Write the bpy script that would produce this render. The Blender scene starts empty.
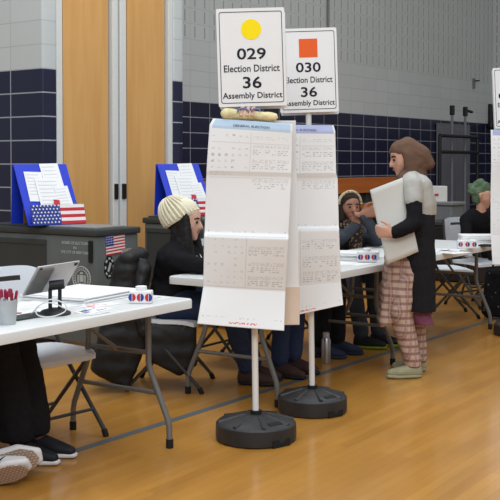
import bpy, bmesh, math, random
from mathutils import Vector, Matrix, Quaternion
random.seed(7)
S = bpy.context.scene
COL = S.collection
F = 1040.0
V3 = Vector

# ------------------------------------------------------------------ camera, world, lights
cam_d = bpy.data.cameras.new('camera')
cam = bpy.data.objects.new('camera', cam_d)
COL.objects.link(cam)
PITCH = math.radians(1.5)
cam.location = (0, 0, 1.43)
cam.rotation_euler = (math.pi / 2 - PITCH, 0, 0)
cam_d.sensor_width = 36
cam_d.lens = 36 * F / 500
cam_d.shift_y = -(250 - (163 + F * math.tan(PITCH))) / 500
cam_d.clip_end = 200
S.camera = cam

w = bpy.data.worlds.new('world')
S.world = w
w.use_nodes = True
bg = w.node_tree.nodes['Background']
bg.inputs[0].default_value = (0.9, 0.95, 1.0, 1)
bg.inputs[1].default_value = 0.42


def area(name, loc, size, power, rot=(0, 0, 0), col=(1, .98, .95)):
    d = bpy.data.lights.new(name, 'AREA')
    d.shape = 'RECTANGLE'
    d.size, d.size_y = size
    d.energy = power
    d.color = col
    o = bpy.data.objects.new(name, d)
    o.location = loc
    o.rotation_euler = rot
    COL.objects.link(o)


CW = (.93, .97, 1)
area('gym_and_fill_light', (0.8, 3.0, 7.5), (6, 4), 300, col=CW)
area('gym_and_fill_light', (-0.8, 7.6, 7.5), (5, 3), 250, col=CW)
area('gym_and_fill_light', (4.5, 11.0, 7.5), (5, 3), 150, col=CW)
area('gym_and_fill_light', (0.5, -4.0, 7.0), (10, 4), 620, rot=(math.radians(38), 0, 0), col=CW)  # front fill added behind the camera, tilted forward to brighten upright surfaces
S.view_settings.view_transform = 'Standard'
S.view_settings.look = 'None'
S.view_settings.gamma = 1
S.view_settings.exposure = 0.0

# ------------------------------------------------------------------ materials
def rgb(r, g, b):
    f = lambda c: ((c / 255 + .055) / 1.055) ** 2.4 if c > 10 else c / 255 / 12.92
    return (f(r), f(g), f(b), 1)


def mat(name, col, rough=.6, spec=.4, var=.06, scale=30, metal=0, bump=0, bscale=60, coat=0, trans=0):
    m = bpy.data.materials.new(name)
    m.use_nodes = True
    nt = m.node_tree
    b = nt.nodes['Principled BSDF']
    b.inputs['Roughness'].default_value = rough
    b.inputs['Specular IOR Level'].default_value = spec
    b.inputs['Metallic'].default_value = metal
    b.inputs['Coat Weight'].default_value = coat
    b.inputs['Transmission Weight'].default_value = trans
    tc = nt.nodes.new('ShaderNodeTexCoord')
    n = nt.nodes.new('ShaderNodeTexNoise')
    n.inputs['Scale'].default_value = scale
    n.inputs['Detail'].default_value = 3
    nt.links.new(tc.outputs['Object'], n.inputs['Vector'])
    r = nt.nodes.new('ShaderNodeValToRGB')
    c = V3(col[:3])
    r.color_ramp.elements[0].position = .3
    r.color_ramp.elements[1].position = .7
    r.color_ramp.elements[0].color = (*(c * (1 - var)), 1)
    r.color_ramp.elements[1].color = (*[min(1, x) for x in c * (1 + var)], 1)
    nt.links.new(n.outputs['Fac'], r.inputs['Fac'])
    nt.links.new(r.outputs['Color'], b.inputs['Base Color'])
    if bump:
        n2 = nt.nodes.new('ShaderNodeTexNoise')
        n2.inputs['Scale'].default_value = bscale
        nt.links.new(tc.outputs['Object'], n2.inputs['Vector'])
        bp = nt.nodes.new('ShaderNodeBump')
        bp.inputs['Strength'].default_value = bump
        bp.inputs['Distance'].default_value = .01
        nt.links.new(n2.outputs['Fac'], bp.inputs['Height'])
        nt.links.new(bp.outputs['Normal'], b.inputs['Normal'])
    return m


def brick_mat(name, c1, c2, mortar, bw, rh, ms, rough, offset=0.0, swz=True, bias=0, spec=.5, bump=.3, slots=False, coat=0, noise=None):
    m = bpy.data.materials.new(name)
    m.use_nodes = True
    nt = m.node_tree
    L = nt.links.new
    b = nt.nodes['Principled BSDF']
    b.inputs['Roughness'].default_value = rough
    b.inputs['Specular IOR Level'].default_value = spec
    b.inputs['Coat Weight'].default_value = coat
    b.inputs['Coat Roughness'].default_value = .12
    tc = nt.nodes.new('ShaderNodeTexCoord')
    sx = nt.nodes.new('ShaderNodeSeparateXYZ')
    L(tc.outputs['Object'], sx.inputs[0])
    cx = nt.nodes.new('ShaderNodeCombineXYZ')
    if swz:
        ad = nt.nodes.new('ShaderNodeMath'); ad.operation = 'ADD'
        L(sx.outputs['X'], ad.inputs[0]); L(sx.outputs['Y'], ad.inputs[1])
        L(ad.outputs[0], cx.inputs['X'])
        L(sx.outputs['Z'], cx.inputs['Y'])
    else:
        L(sx.outputs['X'], cx.inputs['X'])
        L(sx.outputs['Y'], cx.inputs['Y'])
    bt = nt.nodes.new('ShaderNodeTexBrick')
    bt.offset = offset
    bt.squash = 1
    bt.inputs['Color1'].default_value = c1
    bt.inputs['Color2'].default_value = c2
    bt.inputs['Mortar'].default_value = mortar
    bt.inputs['Scale'].default_value = 1
    bt.inputs['Mortar Size'].default_value = ms
    bt.inputs['Mortar Smooth'].default_value = .1
    bt.inputs['Bias'].default_value = bias
    bt.inputs['Brick Width'].default_value = bw
    bt.inputs['Row Height'].default_value = rh
    L(cx.outputs[0], bt.inputs['Vector'])
    out = bt.outputs['Color']
    if noise:
        mp = nt.nodes.new('ShaderNodeMapping')
        mp.inputs['Scale'].default_value = noise[1]
        L(tc.outputs['Object'], mp.inputs[0])
        n = nt.nodes.new('ShaderNodeTexNoise')
        n.inputs['Scale'].default_value = noise[0]
        n.inputs['Detail'].default_value = 5
        L(mp.outputs[0], n.inputs['Vector'])
        mr = nt.nodes.new('ShaderNodeMapRange')
        mr.inputs[1].default_value = .3; mr.inputs[2].default_value = .7
        mr.inputs[3].default_value = 1 - noise[2]; mr.inputs[4].default_value = 1 + noise[2]
        L(n.outputs['Fac'], mr.inputs[0])
        mx = nt.nodes.new('ShaderNodeMix'); mx.data_type = 'RGBA'; mx.blend_type = 'MULTIPLY'
        mx.inputs[0].default_value = 1
        L(out, mx.inputs[6]); L(mr.outputs[0], mx.inputs[7])
        out = mx.outputs[2]
    if slots:
        def frac(src, step, lo, hi):
            d = nt.nodes.new('ShaderNodeMath'); d.operation = 'DIVIDE'; d.inputs[1].default_value = step
            L(src, d.inputs[0])
            f = nt.nodes.new('ShaderNodeMath'); f.operation = 'FRACT'; L(d.outputs[0], f.inputs[0])
            g = nt.nodes.new('ShaderNodeMath'); g.operation = 'GREATER_THAN'; g.inputs[1].default_value = lo; L(f.outputs[0], g.inputs[0])
            h = nt.nodes.new('ShaderNodeMath'); h.operation = 'LESS_THAN'; h.inputs[1].default_value = hi; L(f.outputs[0], h.inputs[0])
            p = nt.nodes.new('ShaderNodeMath'); p.operation = 'MULTIPLY'; L(g.outputs[0], p.inputs[0]); L(h.outputs[0], p.inputs[1])
            return p.outputs[0]
        a = frac(sx.outputs['X'], .203, .42, .54)
        z = frac(sx.outputs['Z'], .203, .12, .88)
        p = nt.nodes.new('ShaderNodeMath'); p.operation = 'MULTIPLY'; L(a, p.inputs[0]); L(z, p.inputs[1])
        mx = nt.nodes.new('ShaderNodeMix'); mx.data_type = 'RGBA'
        L(p.outputs[0], mx.inputs[0]); L(out, mx.inputs[6]); mx.inputs[7].default_value = rgb(150, 154, 154)
        out = mx.outputs[2]
    L(out, b.inputs['Base Color'])
    if bump:
        bp = nt.nodes.new('ShaderNodeBump')
        bp.inputs['Strength'].default_value = bump
        bp.inputs['Distance'].default_value = .004
        bp.invert = True
        L(bt.outputs['Fac'], bp.inputs['Height'])
        L(bp.outputs['Normal'], b.inputs['Normal'])
    return m


def plaid_mat(name, base, dark, light, step=.075):
    m = bpy.data.materials.new(name)
    m.use_nodes = True
    nt = m.node_tree
    L = nt.links.new
    b = nt.nodes['Principled BSDF']
    b.inputs['Roughness'].default_value = .9
    b.inputs['Specular IOR Level'].default_value = .1
    tc = nt.nodes.new('ShaderNodeTexCoord')
    sx = nt.nodes.new('ShaderNodeSeparateXYZ')
    L(tc.outputs['Object'], sx.inputs[0])
    ad = nt.nodes.new('ShaderNodeMath'); ad.operation = 'ADD'
    L(sx.outputs['X'], ad.inputs[0]); L(sx.outputs['Y'], ad.inputs[1])

    def band(src, st, lo):
        d = nt.nodes.new('ShaderNodeMath'); d.operation = 'DIVIDE'; d.inputs[1].default_value = st; L(src, d.inputs[0])
        f = nt.nodes.new('ShaderNodeMath'); f.operation = 'PINGPONG'; f.inputs[1].default_value = .5; L(d.outputs[0], f.inputs[0])
        g = nt.nodes.new('ShaderNodeMapRange'); g.inputs[1].default_value = lo - .06; g.inputs[2].default_value = lo + .06; L(f.outputs[0], g.inputs[0])
        return g.outputs[0]
    col = None
    prev = base
    for src, st, lo, c, fac in ((ad.outputs[0], step, .3, dark, .55), (sx.outputs['Z'], step, .28, dark, .6), (ad.outputs[0], step, .45, light, .5), (sx.outputs['Z'], step * .5, .43, light, .35)):
        k = band(src, st, lo)
        mu = nt.nodes.new('ShaderNodeMath'); mu.operation = 'MULTIPLY'; mu.inputs[1].default_value = fac; L(k, mu.inputs[0])
        mx = nt.nodes.new('ShaderNodeMix'); mx.data_type = 'RGBA'
        L(mu.outputs[0], mx.inputs[0])
        if col is None:
            mx.inputs[6].default_value = base
        else:
            L(col, mx.inputs[6])
        mx.inputs[7].default_value = c
        col = mx.outputs[2]
    L(col, b.inputs['Base Color'])
    return m


def spots_mat(name, base, spot, scale=40, thr=.25):
    m = bpy.data.materials.new(name)
    m.use_nodes = True
    nt = m.node_tree
    L = nt.links.new
    b = nt.nodes['Principled BSDF']
    b.inputs['Roughness'].default_value = .9
    b.inputs['Specular IOR Level'].default_value = .15
    tc = nt.nodes.new('ShaderNodeTexCoord')
    v = nt.nodes.new('ShaderNodeTexVoronoi')
    v.inputs['Scale'].default_value = scale
    L(tc.outputs['Object'], v.inputs['Vector'])
    r = nt.nodes.new('ShaderNodeValToRGB')
    r.color_ramp.interpolation = 'CONSTANT'
    r.color_ramp.elements[0].color = spot
    r.color_ramp.elements[1].color = base
    r.color_ramp.elements[1].position = thr
    L(v.outputs['Distance'], r.inputs['Fac'])
    L(r.outputs['Color'], b.inputs['Base Color'])
    return m


def wood_mat(name, c1, c2, rough=.35, sc=(1, 1, .08), scale=14):
    m = bpy.data.materials.new(name)
    m.use_nodes = True
    nt = m.node_tree
    L = nt.links.new
    b = nt.nodes['Principled BSDF']
    b.inputs['Roughness'].default_value = rough
    tc = nt.nodes.new('ShaderNodeTexCoord')
    mp = nt.nodes.new('ShaderNodeMapping')
    mp.inputs['Scale'].default_value = sc
    L(tc.outputs['Object'], mp.inputs[0])
    n = nt.nodes.new('ShaderNodeTexNoise')
    n.inputs['Scale'].default_value = scale
    n.inputs['Detail'].default_value = 6
    L(mp.outputs[0], n.inputs['Vector'])
    r = nt.nodes.new('ShaderNodeValToRGB')
    r.color_ramp.elements[0].position = .3
    r.color_ramp.elements[1].position = .7
    r.color_ramp.elements[0].color = c1
    r.color_ramp.elements[1].color = c2
    L(n.outputs['Fac'], r.inputs['Fac'])
    L(r.outputs['Color'], b.inputs['Base Color'])
    return m


M = {}
M['navy'] = brick_mat('navy_tile', rgb(24, 26, 53), rgb(28, 30, 58), rgb(150, 156, 165), .406, .203, .006, .3, bump=.4)
M['block'] = brick_mat('grey_block', rgb(190, 196, 197), rgb(194, 200, 201), rgb(174, 180, 181), .406, .203, .005, .7, bump=.2, spec=.3)
M['slot'] = brick_mat('slotted_block', rgb(188, 194, 194), rgb(192, 198, 198), rgb(178, 183, 183), .406, .203, .005, .75, bump=.2, slots=True, spec=.3)
M['floor'] = brick_mat('gym_floor', rgb(184, 131, 57), rgb(173, 120, 48), rgb(158, 106, 40), 1.1, .058, .0012, .3, offset=.37, swz=False, bump=.05, spec=.5, coat=.35, noise=(3, (.5, 2.2, 1), .12))
M['stripe'] = mat('stripe_paint', rgb(88, 98, 104), .35, .4, .05, 8)
M['doorwood'] = wood_mat('door_veneer', rgb(202, 152, 88), rgb(214, 166, 102), .4)
M['bleach'] = wood_mat('bleacher_wood', rgb(170, 92, 38), rgb(190, 108, 48), .4, (.08, 1, 1))
M['frame'] = mat('painted_frame', rgb(212, 214, 212), .45, .4, .02)
M['gap'] = mat('dark_gap', rgb(22, 22, 24), .6, .3, .05)
M['greydoor'] = mat('grey_door', rgb(112, 114, 122), .5, .4, .05)
M['plastic'] = mat('white_plastic', rgb(212, 214, 213), .45, .4, .015, 12)
M['chairplastic'] = mat('chair_plastic', rgb(218, 223, 230), .4, .4, .015, 12)
M['tube'] = mat('grey_tube', rgb(112, 112, 110), .4, .5, .04, metal=.25)
M['dtube'] = mat('dark_tube', rgb(60, 60, 60), .45, .5, .04, metal=.25)
M['black'] = mat('black_plastic', rgb(40, 40, 42), .5, .4, .08)
M['cap'] = mat('black_rubber', rgb(24, 24, 25), .7, .3, .08)
M['white'] = mat('white_paint', rgb(224, 225, 222), .4, .4, .01)
M['board'] = mat('placard_white', rgb(226, 228, 230), .5, .3, .008)
M['ink'] = mat('sign_ink', rgb(34, 37, 48), .6, .2, .03)
M['yellow'] = mat('sign_yellow', rgb(246, 222, 10), .55, .2, .01)
M['orange'] = mat('sign_orange', rgb(226, 96, 40), .55, .2, .01)
M['paper'] = mat('paper', rgb(226, 227, 228), .8, .2, .012, 6)
M['folder'] = mat('folder_card', rgb(204, 205, 200), .8, .2, .01, 6)
M['print1'] = mat('light_print', rgb(209, 210, 211), .8, .2, .03)
M['print2'] = mat('mid_print', rgb(186, 187, 188), .8, .2, .04)
M['head_b'] = mat('header_blue', rgb(178, 200, 220), .8, .2, .02)
M['head_p'] = mat('header_violet', rgb(170, 178, 212), .8, .2, .02)
M['head_i'] = mat('header_ink', rgb(84, 96, 120), .8, .2, .02)
M['red_i'] = mat('red_ink', rgb(214, 110, 112), .8, .2, .04)
M['tan'] = mat('tan_paper', rgb(206, 186, 168), .8, .2, .02)
M['wrap'] = mat('yellow_wrap', rgb(218, 208, 162), .7, .3, .14, 25, bump=.4)
M['pink'] = mat('pink_clip', rgb(214, 176, 160), .5, .4, .05)
M['bluep'] = mat('violet_clip', rgb(110, 112, 160), .5, .4, .05)
M['bin'] = mat('bin_grey', rgb(92, 97, 96), .55, .35, .04, 8)
M['bin_d'] = mat('bin_dark', rgb(56, 60, 60), .55, .35, .04, 8)
M['tray'] = mat('lid_tray', rgb(128, 130, 128), .5, .4, .12, 60)
M['binprint'] = mat('bin_lettering', rgb(176, 182, 182), .6, .3, .02)
M['blue'] = mat('screen_blue', rgb(24, 54, 190), .45, .4, .03)
M['navyblue'] = mat('flag_navy', rgb(44, 62, 140), .6, .3, .03)
M['red'] = mat('flag_red', rgb(186, 46, 54), .6, .3, .03)
M['flagwhite'] = mat('flag_white', rgb(226, 222, 222), .6, .3, .01)
M['brown'] = mat('cardboard', rgb(120, 92, 60), .8, .2, .05)
M['alu'] = mat('tablet_shell', rgb(176, 176, 178), .35, .5, .02, metal=.3)
M['screen'] = mat('tablet_screen', rgb(16, 17, 20), .1, .5, .02)
M['steel'] = mat('steel', rgb(176, 176, 176), .3, .5, .03, metal=.8)
M['clear'] = mat('frosted_plastic', rgb(170, 176, 180), .35, .5, .04)
M['pink_pen'] = mat('crimson_pen', rgb(150, 30, 68), .4, .4, .04)
M['blackcloth'] = mat('black_cloth', rgb(30, 30, 33), .9, .15, .15, 40, bump=.3, bscale=40)
M['blackcloth2'] = mat('black_knit', rgb(25, 24, 27), .92, .12, .12, 40, bump=.25)
M['charcoal'] = mat('charcoal_cloth', rgb(62, 66, 74), .9, .15, .12, 30, bump=.3, bscale=30)
M['puffer'] = mat('puffer_nylon', rgb(24, 24, 25), .6, .35, .1, 20, bump=.4, bscale=50)
M['cream'] = mat('cream_wool', rgb(172, 171, 166), .92, .12, .04, 40, bump=.08)
M['beanie'] = mat('beanie_knit', rgb(220, 213, 188), .95, .1, .06, 90, bump=.3)
M['hijab'] = mat('brown_scarf', rgb(100, 77, 64), .9, .15, .08, 18, bump=.15, bscale=25)
M['jeans'] = mat('navy_denim', rgb(48, 58, 84), .9, .15, .12, 60)
M['ljeans'] = mat('light_denim', rgb(96, 114, 140), .9, .15, .12, 60)
M['maroon'] = mat('maroon_cloth', rgb(120, 72, 92), .9, .15, .1, 50)
M['plaid'] = plaid_mat('plaid_cloth', rgb(188, 162, 144), rgb(104, 62, 80), rgb(206, 182, 152), .048)
M['scarf'] = spots_mat('patterned_scarf', rgb(50, 40, 38), rgb(128, 110, 88), 46, .36)
M['band'] = spots_mat('cream_band', rgb(186, 172, 140), rgb(70, 56, 48), 50, .3)
M['capcloth'] = mat('dark_brown_cloth', rgb(44, 36, 34), .9, .15, .1, 30)
M['olive'] = mat('olive_suede', rgb(150, 146, 118), .85, .2, .06, 40)
M['shoe_k'] = mat('dark_shoe', rgb(28, 30, 36), .6, .3, .1)
M['shoe_b'] = mat('brown_shoe', rgb(66, 48, 44), .7, .3, .1)
M['shoe_n'] = mat('blue_shoe', rgb(38, 46, 70), .7, .3, .1)
M['sole_w'] = mat('white_sole', rgb(216, 216, 218), .6, .3, .02)
M['sole_g'] = mat('green_sole', rgb(128, 150, 44), .6, .3, .05)
M['tread'] = brick_mat('tread', rgb(200, 178, 158), rgb(190, 168, 148), rgb(152, 130, 114), .018, .013, .0035, .7, offset=.5, swz=False, bump=.5)
M['skin'] = mat('skin_olive', rgb(196, 150, 128), .55, .35, .05, 14)
M['skin2'] = mat('skin_brown', rgb(150, 104, 84), .55, .35, .06, 14)
M['skin3'] = mat('skin_light', rgb(204, 160, 140), .55, .35, .05, 14)
M['hair'] = mat('dark_hair', rgb(22, 17, 16), .6, .3, .2, 50, bump=.15, bscale=80)
M['ghair'] = mat('green_hair', rgb(88, 108, 84), .8, .25, .3, 30, bump=.6, bscale=60)
M['eye'] = mat('eye_dark', rgb(30, 22, 20), .3, .5, .02)
M['lip'] = mat('lips', rgb(158, 92, 88), .5, .3, .02)
M['conduit'] = mat('conduit_grey', rgb(120, 122, 120), .5, .4, .02)
M['rackbar'] = mat('rack_black', rgb(26, 26, 32), .5, .4, .05)
M['crate'] = mat('crate_grey', rgb(112, 116, 118), .6, .3, .05)


def quilt(m, step=.1):
    nt = m.node_tree
    b = nt.nodes['Principled BSDF']
    tc = nt.nodes.new('ShaderNodeTexCoord')
    wv = nt.nodes.new('ShaderNodeTexWave')
    wv.bands_direction = 'Z'
    wv.inputs['Scale'].default_value = .31 / step
    wv.inputs['Distortion'].default_value = 1.5
    nt.links.new(tc.outputs['Object'], wv.inputs['Vector'])
    bp = nt.nodes.new('ShaderNodeBump')
    bp.inputs['Strength'].default_value = .35
    bp.inputs['Distance'].default_value = .02
    nt.links.new(wv.outputs['Fac'], bp.inputs['Height'])
    nt.links.new(bp.outputs['Normal'], b.inputs['Normal'])


quilt(M['puffer'])


# ------------------------------------------------------------------ mesh helpers
class MB:
    def __init__(s):
        s.bm = bmesh.new()
        s.mi = 0

    def _tag(s, n0):
        s.bm.faces.ensure_lookup_table()
        for f in s.bm.faces[n0:]:
            f.material_index = s.mi

    def box(s, c, d, rot=None, bev=0, seg=2):
        n0 = len(s.bm.faces)
        mx = Matrix.Translation(c)
        if rot is not None:
            mx = mx @ rot.to_4x4()
        if bev:
            t = bmesh.new()
            bmesh.ops.create_cube(t, size=1, matrix=Matrix.Diagonal((*d, 1)))
            bmesh.ops.bevel(t, geom=t.edges[:], offset=bev, segments=seg, profile=.5, affect='EDGES')
            s.add(t, mx)
        else:
            bmesh.ops.create_cube(s.bm, size=1, matrix=mx @ Matrix.Diagonal((*d, 1)))
        s._tag(n0)
        return s

    def add(s, t, mx=Matrix.Identity(4)):
        n0 = len(s.bm.faces)
        vs = {}
        for v in t.verts:
            vs[v] = s.bm.verts.new(mx @ v.co)
        for f in t.faces:
            try:
                s.bm.faces.new([vs[v] for v in f.verts])
            except ValueError:
                pass
        t.free()
        s._tag(n0)

    def tube(s, pts, r, n=10, closed=False):
        n0 = len(s.bm.faces)
        pts = [V3(p) for p in pts]
        rs = r if isinstance(r, (list, tuple)) else [r] * len(pts)
        rings = []
        prev = None
        m = len(pts)
        for i, p in enumerate(pts):
            if closed:
                t = (pts[(i + 1) % m] - pts[i - 1]).normalized()
            else:
                t = ((pts[min(i + 1, m - 1)] - pts[max(i - 1, 0)])).normalized()
            if prev is None:
                a = t.orthogonal().normalized()
            else:
                a = prev - t * prev.dot(t)
                a = a.normalized() if a.length > 1e-6 else t.orthogonal().normalized()
            prev = a
            b = t.cross(a)
            rings.append([s.bm.verts.new(p + (a * math.cos(k * math.tau / n) + b * math.sin(k * math.tau / n)) * rs[i]) for k in range(n)])
        for i in range(m if closed else m - 1):
            A, B = rings[i], rings[(i + 1) % m]
            for k in range(n):
                s.bm.faces.new((A[k], A[(k + 1) % n], B[(k + 1) % n], B[k]))
        if not closed:
            s.bm.faces.new(rings[0][::-1])
            s.bm.faces.new(rings[-1])
        s._tag(n0)
        return s

    def lathe(s, prof, c=(0, 0, 0), n=32, fn=None):
        n0 = len(s.bm.faces)
        rings = []
        for r, z in prof:
            rings.append([s.bm.verts.new(V3(c) + V3(((r if fn is None else fn(r, z, k / n)) * math.cos(k * math.tau / n), (r if fn is None else fn(r, z, k / n)) * math.sin(k * math.tau / n), z))) for k in range(n)])
        for A, B in zip(rings, rings[1:]):
            for k in range(n):
                s.bm.faces.new((A[k], A[(k + 1) % n], B[(k + 1) % n], B[k]))
        s.bm.faces.new(rings[0][::-1])
        s.bm.faces.new(rings[-1])
        s._tag(n0)
        return s

    def prism(s, poly, h, mx=Matrix.Identity(4)):
        """poly (x, y) in the xy plane, extruded by h along z, placed by mx"""
        n0 = len(s.bm.faces)
        a = [s.bm.verts.new(mx @ V3((x, y, 0))) for x, y in poly]
        b = [s.bm.verts.new(mx @ V3((x, y, h))) for x, y in poly]
        s.bm.faces.new(a[::-1])
        s.bm.faces.new(b)
        for i in range(len(poly)):
            j = (i + 1) % len(poly)
            s.bm.faces.new((a[i], a[j], b[j], b[i]))
        s._tag(n0)
        return s

    def build(s, name, mats, parent=None, smooth=False, loc=None):
        me = bpy.data.meshes.new(name)
        bmesh.ops.recalc_face_normals(s.bm, faces=s.bm.faces[:])
        s.bm.to_mesh(me)
        s.bm.free()
        for m in (mats if isinstance(mats, (list, tuple)) else [mats]):
            me.materials.append(m)
        if smooth:
            me.shade_smooth()
            try:
                me.set_sharp_from_angle(angle=math.radians(40))
            except Exception:
                pass
        o = bpy.data.objects.new(name, me)
        COL.objects.link(o)
        if parent:
            o.parent = parent
        if loc is not None:
            o.location = loc
        return o


def tag(o, label, cat, group=None, kind=None):
    if label: o['label'] = label
    if cat: o['category'] = cat
    if group: o['group'] = group
    if kind: o['kind'] = kind
    return o


def thing(name, label, cat, loc=(0, 0, 0), rotz=0, group=None):
    o = bpy.data.objects.new(name, None)
    COL.objects.link(o)
    o.location = loc
    o.rotation_euler = (0, 0, rotz)
    return tag(o, label, cat, group)


def struct(o):
    o['kind'] = 'structure'
    return o


def dup(root, loc, rotz, label, group=None):
    r = root.copy()
    COL.objects.link(r)
    r.location = loc
    r.rotation_euler = (0, 0, rotz)
    r['label'] = label
    if group: r['group'] = group
    for ch in list(root.children):
        c = ch.copy()
        COL.objects.link(c)
        c.parent = r
        for g in list(ch.children):
            d = g.copy()
            COL.objects.link(d)
            d.parent = c
    return r


def text(s, w, h, m, parent, loc, rot, name='lettering', bold=.0, th=.0012):
    cu = bpy.data.curves.new(name, 'FONT')
    cu.body = s
    cu.align_x = 'CENTER'
    cu.align_y = 'CENTER'
    cu.offset = bold
    cu.resolution_u = 3
    o = bpy.data.objects.new(name, cu)
    COL.objects.link(o)
    dg = bpy.context.evaluated_depsgraph_get()
    me = bpy.data.meshes.new_from_object(o.evaluated_get(dg))
    bpy.data.objects.remove(o)
    xs = [v.co.x for v in me.vertices]; ys = [v.co.y for v in me.vertices]
    cx, cy = (max(xs) + min(xs)) / 2, (max(ys) + min(ys)) / 2
    fx, fy = w / (max(xs) - min(xs)), h / (max(ys) - min(ys))
    bm = bmesh.new()
    bm.from_mesh(me)
    for v in bm.verts:
        v.co = V3(((v.co.x - cx) * fx, (v.co.y - cy) * fy, 0))
    r = bmesh.ops.extrude_face_region(bm, geom=bm.faces[:])
    for e in r['geom']:
        if isinstance(e, bmesh.types.BMVert):
            e.co.z += th
    bmesh.ops.recalc_face_normals(bm, faces=bm.faces[:])
    me2 = bpy.data.meshes.new(name)
    bm.to_mesh(me2)
    bm.free()
    me2.materials.append(m)
    ob = bpy.data.objects.new(name, me2)
    COL.objects.link(ob)
    ob.parent = parent
    ob.location = loc
    ob.rotation_euler = rot
    return ob


FACE = (math.pi / 2, 0, 0)          # lettering that stands upright and faces -y


def ico(r, sub=2):
    t = bmesh.new()
    bmesh.ops.create_icosphere(t, subdivisions=sub, radius=r)
    return t


def hull(balls, sub=2):
    """convex hull of balls [(point, radius or (rx,ry,rz))] -> bmesh"""
    t = bmesh.new()
    for p, r in balls:
        rr = V3((r, r, r)) if not isinstance(r, (tuple, list, Vector)) else V3(r)
        bmesh.ops.create_icosphere(t, subdivisions=sub, radius=1, matrix=Matrix.Translation(p) @ Matrix.Diagonal((*rr, 1)))
    o = bmesh.ops.convex_hull(t, input=t.verts[:])
    kill = [g for g in o['geom_interior'] if isinstance(g, bmesh.types.BMVert)]
    bmesh.ops.delete(t, geom=kill, context='VERTS')
    loose = [v for v in t.verts if not v.link_faces]
    bmesh.ops.delete(t, geom=loose, context='VERTS')
    # drop faces left inside
    return t


def chain(pts):
    """pts [(p, r), ...] -> list of hull pieces along a limb"""
    return [hull([a, b]) for a, b in zip(pts, pts[1:])]


def blob(name, prims, m, parent=None, voxel=.01, smooth=4, cuts=(), disp=0, dsize=.12, group=None):
    """one continuous surface grown over overlapping pieces"""
    mb = MB()
    for t in prims:
        mb.add(t)
    bmesh.ops.recalc_face_normals(mb.bm, faces=mb.bm.faces[:])
    me = bpy.data.meshes.new(name)
    mb.bm.to_mesh(me)
    mb.bm.free()
    o = bpy.data.objects.new(name, me)
    COL.objects.link(o)
    r = o.modifiers.new('r', 'REMESH'); r.mode = 'VOXEL'; r.voxel_size = voxel; r.use_smooth_shade = True
    if smooth:
        sm = o.modifiers.new('s', 'SMOOTH'); sm.factor = .5; sm.iterations = smooth
    if disp:
        tx = bpy.data.textures.new('folds', 'CLOUDS'); tx.noise_scale = dsize
        d = o.modifiers.new('d', 'DISPLACE'); d.texture = tx; d.strength = disp; d.mid_level = .5; d.texture_coords = 'LOCAL'
    dg = bpy.context.evaluated_depsgraph_get()
    me2 = bpy.data.meshes.new_from_object(o.evaluated_get(dg))
    bpy.data.objects.remove(o)
    bm = bmesh.new()
    bm.from_mesh(me2)
    for p, n in cuts:
        g = bmesh.ops.bisect_plane(bm, geom=bm.verts[:] + bm.edges[:] + bm.faces[:], plane_co=p, plane_no=n, clear_outer=True)
        ed = [e for e in g['geom_cut'] if isinstance(e, bmesh.types.BMEdge)]
        bmesh.ops.triangle_fill(bm, edges=ed, use_beauty=True)
    off = V3(parent.location) if parent and parent.parent is None else V3()
    if parent and parent.parent is not None:
        off = V3(parent.parent.location)
    for v in bm.verts:
        v.co -= off
    bm.to_mesh(me2)
    bm.free()
    me2.materials.clear()
    me2.materials.append(m)
    me2.shade_smooth()
    ob = bpy.data.objects.new(name, me2)
    COL.objects.link(ob)
    if parent:
        ob.parent = parent
    return ob


# ------------------------------------------------------------------ the row frame
RA = math.radians(33.5)
U = V3((math.sin(RA), math.cos(RA), 0))
VV = V3((-math.cos(RA), math.sin(RA), 0))
O = V3((-.28, 5.28, 0))
ROT = math.pi / 2 - RA                     # local x -> along the row, local y -> behind the row
FWD = math.atan2(-VV.y, -VV.x)             # heading of a sitter behind the tables


def row(u, v, z=0):
    return O + U * u + VV * v + V3((0, 0, z))


def at(px, d, z):
    return V3(((px - 250) / F * d, d, z))


# ------------------------------------------------------------------ the room
WA = math.radians(36.5)
WD = V3((math.sin(WA), math.cos(WA), 0))
WN = V3((-math.cos(WA), math.sin(WA), 0))
WR = math.pi / 2 - WA

fl = MB()
fl.bm.faces.new([fl.bm.verts.new(p) for p in ((-14, -16, 0), (26, -16, 0), (26, 16, 0), (-14, 16, 0))])
floor = struct(fl.build('floor', M['floor']))
floor.rotation_euler.z = ROT
floor.location = (2, 6, 0)
# painted line on the floor
a, b_ = V3((-.95, 5.11, 0)), V3((2.3, 9.47, 0))
a = at(69, 1.43 * F / (454.4 - 163), 0); b_ = at(500, 1.43 * F / (318 - 163), 0)
dr = (b_ - a).normalized()
ln = MB()
ln.box((0, 0, .0012), (16, .05, .0012))
o = struct(ln.build('floor_line', M['stripe']))
o.location = (a + b_) / 2
o.rotation_euler.z = math.atan2(dr.y, dr.x)

ZN, ZS, ZT = .203 * 11, .203 * 15, 7.6


def wall(name, origin, length, rotz, thick=.2, bev=0, zt=ZT):
    """local x along the wall, face at y=0, body behind (+y)"""
    m = MB()
    for i, (z0, z1) in enumerate(((0, ZN), (ZN, ZS), (ZS, zt))):
        m.mi = i
        m.box((length / 2, thick / 2, (z0 + z1) / 2), (length, thick, z1 - z0))
    o = struct(m.build(name, [M['navy'], M['block'], M['slot']]))
    o.location = origin
    o.rotation_euler.z = rotz
    return o


P0 = V3((-1.75, 8.8, 0))
B0 = V3((-.78, 13.6, 0))
back = wall('wall_back', B0 - WD * 4.06, 4.06 + 9.744, WR)
we = B0 + WD * 9.65
wall('wall_right', we, 12, WR - math.pi / 2)
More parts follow.
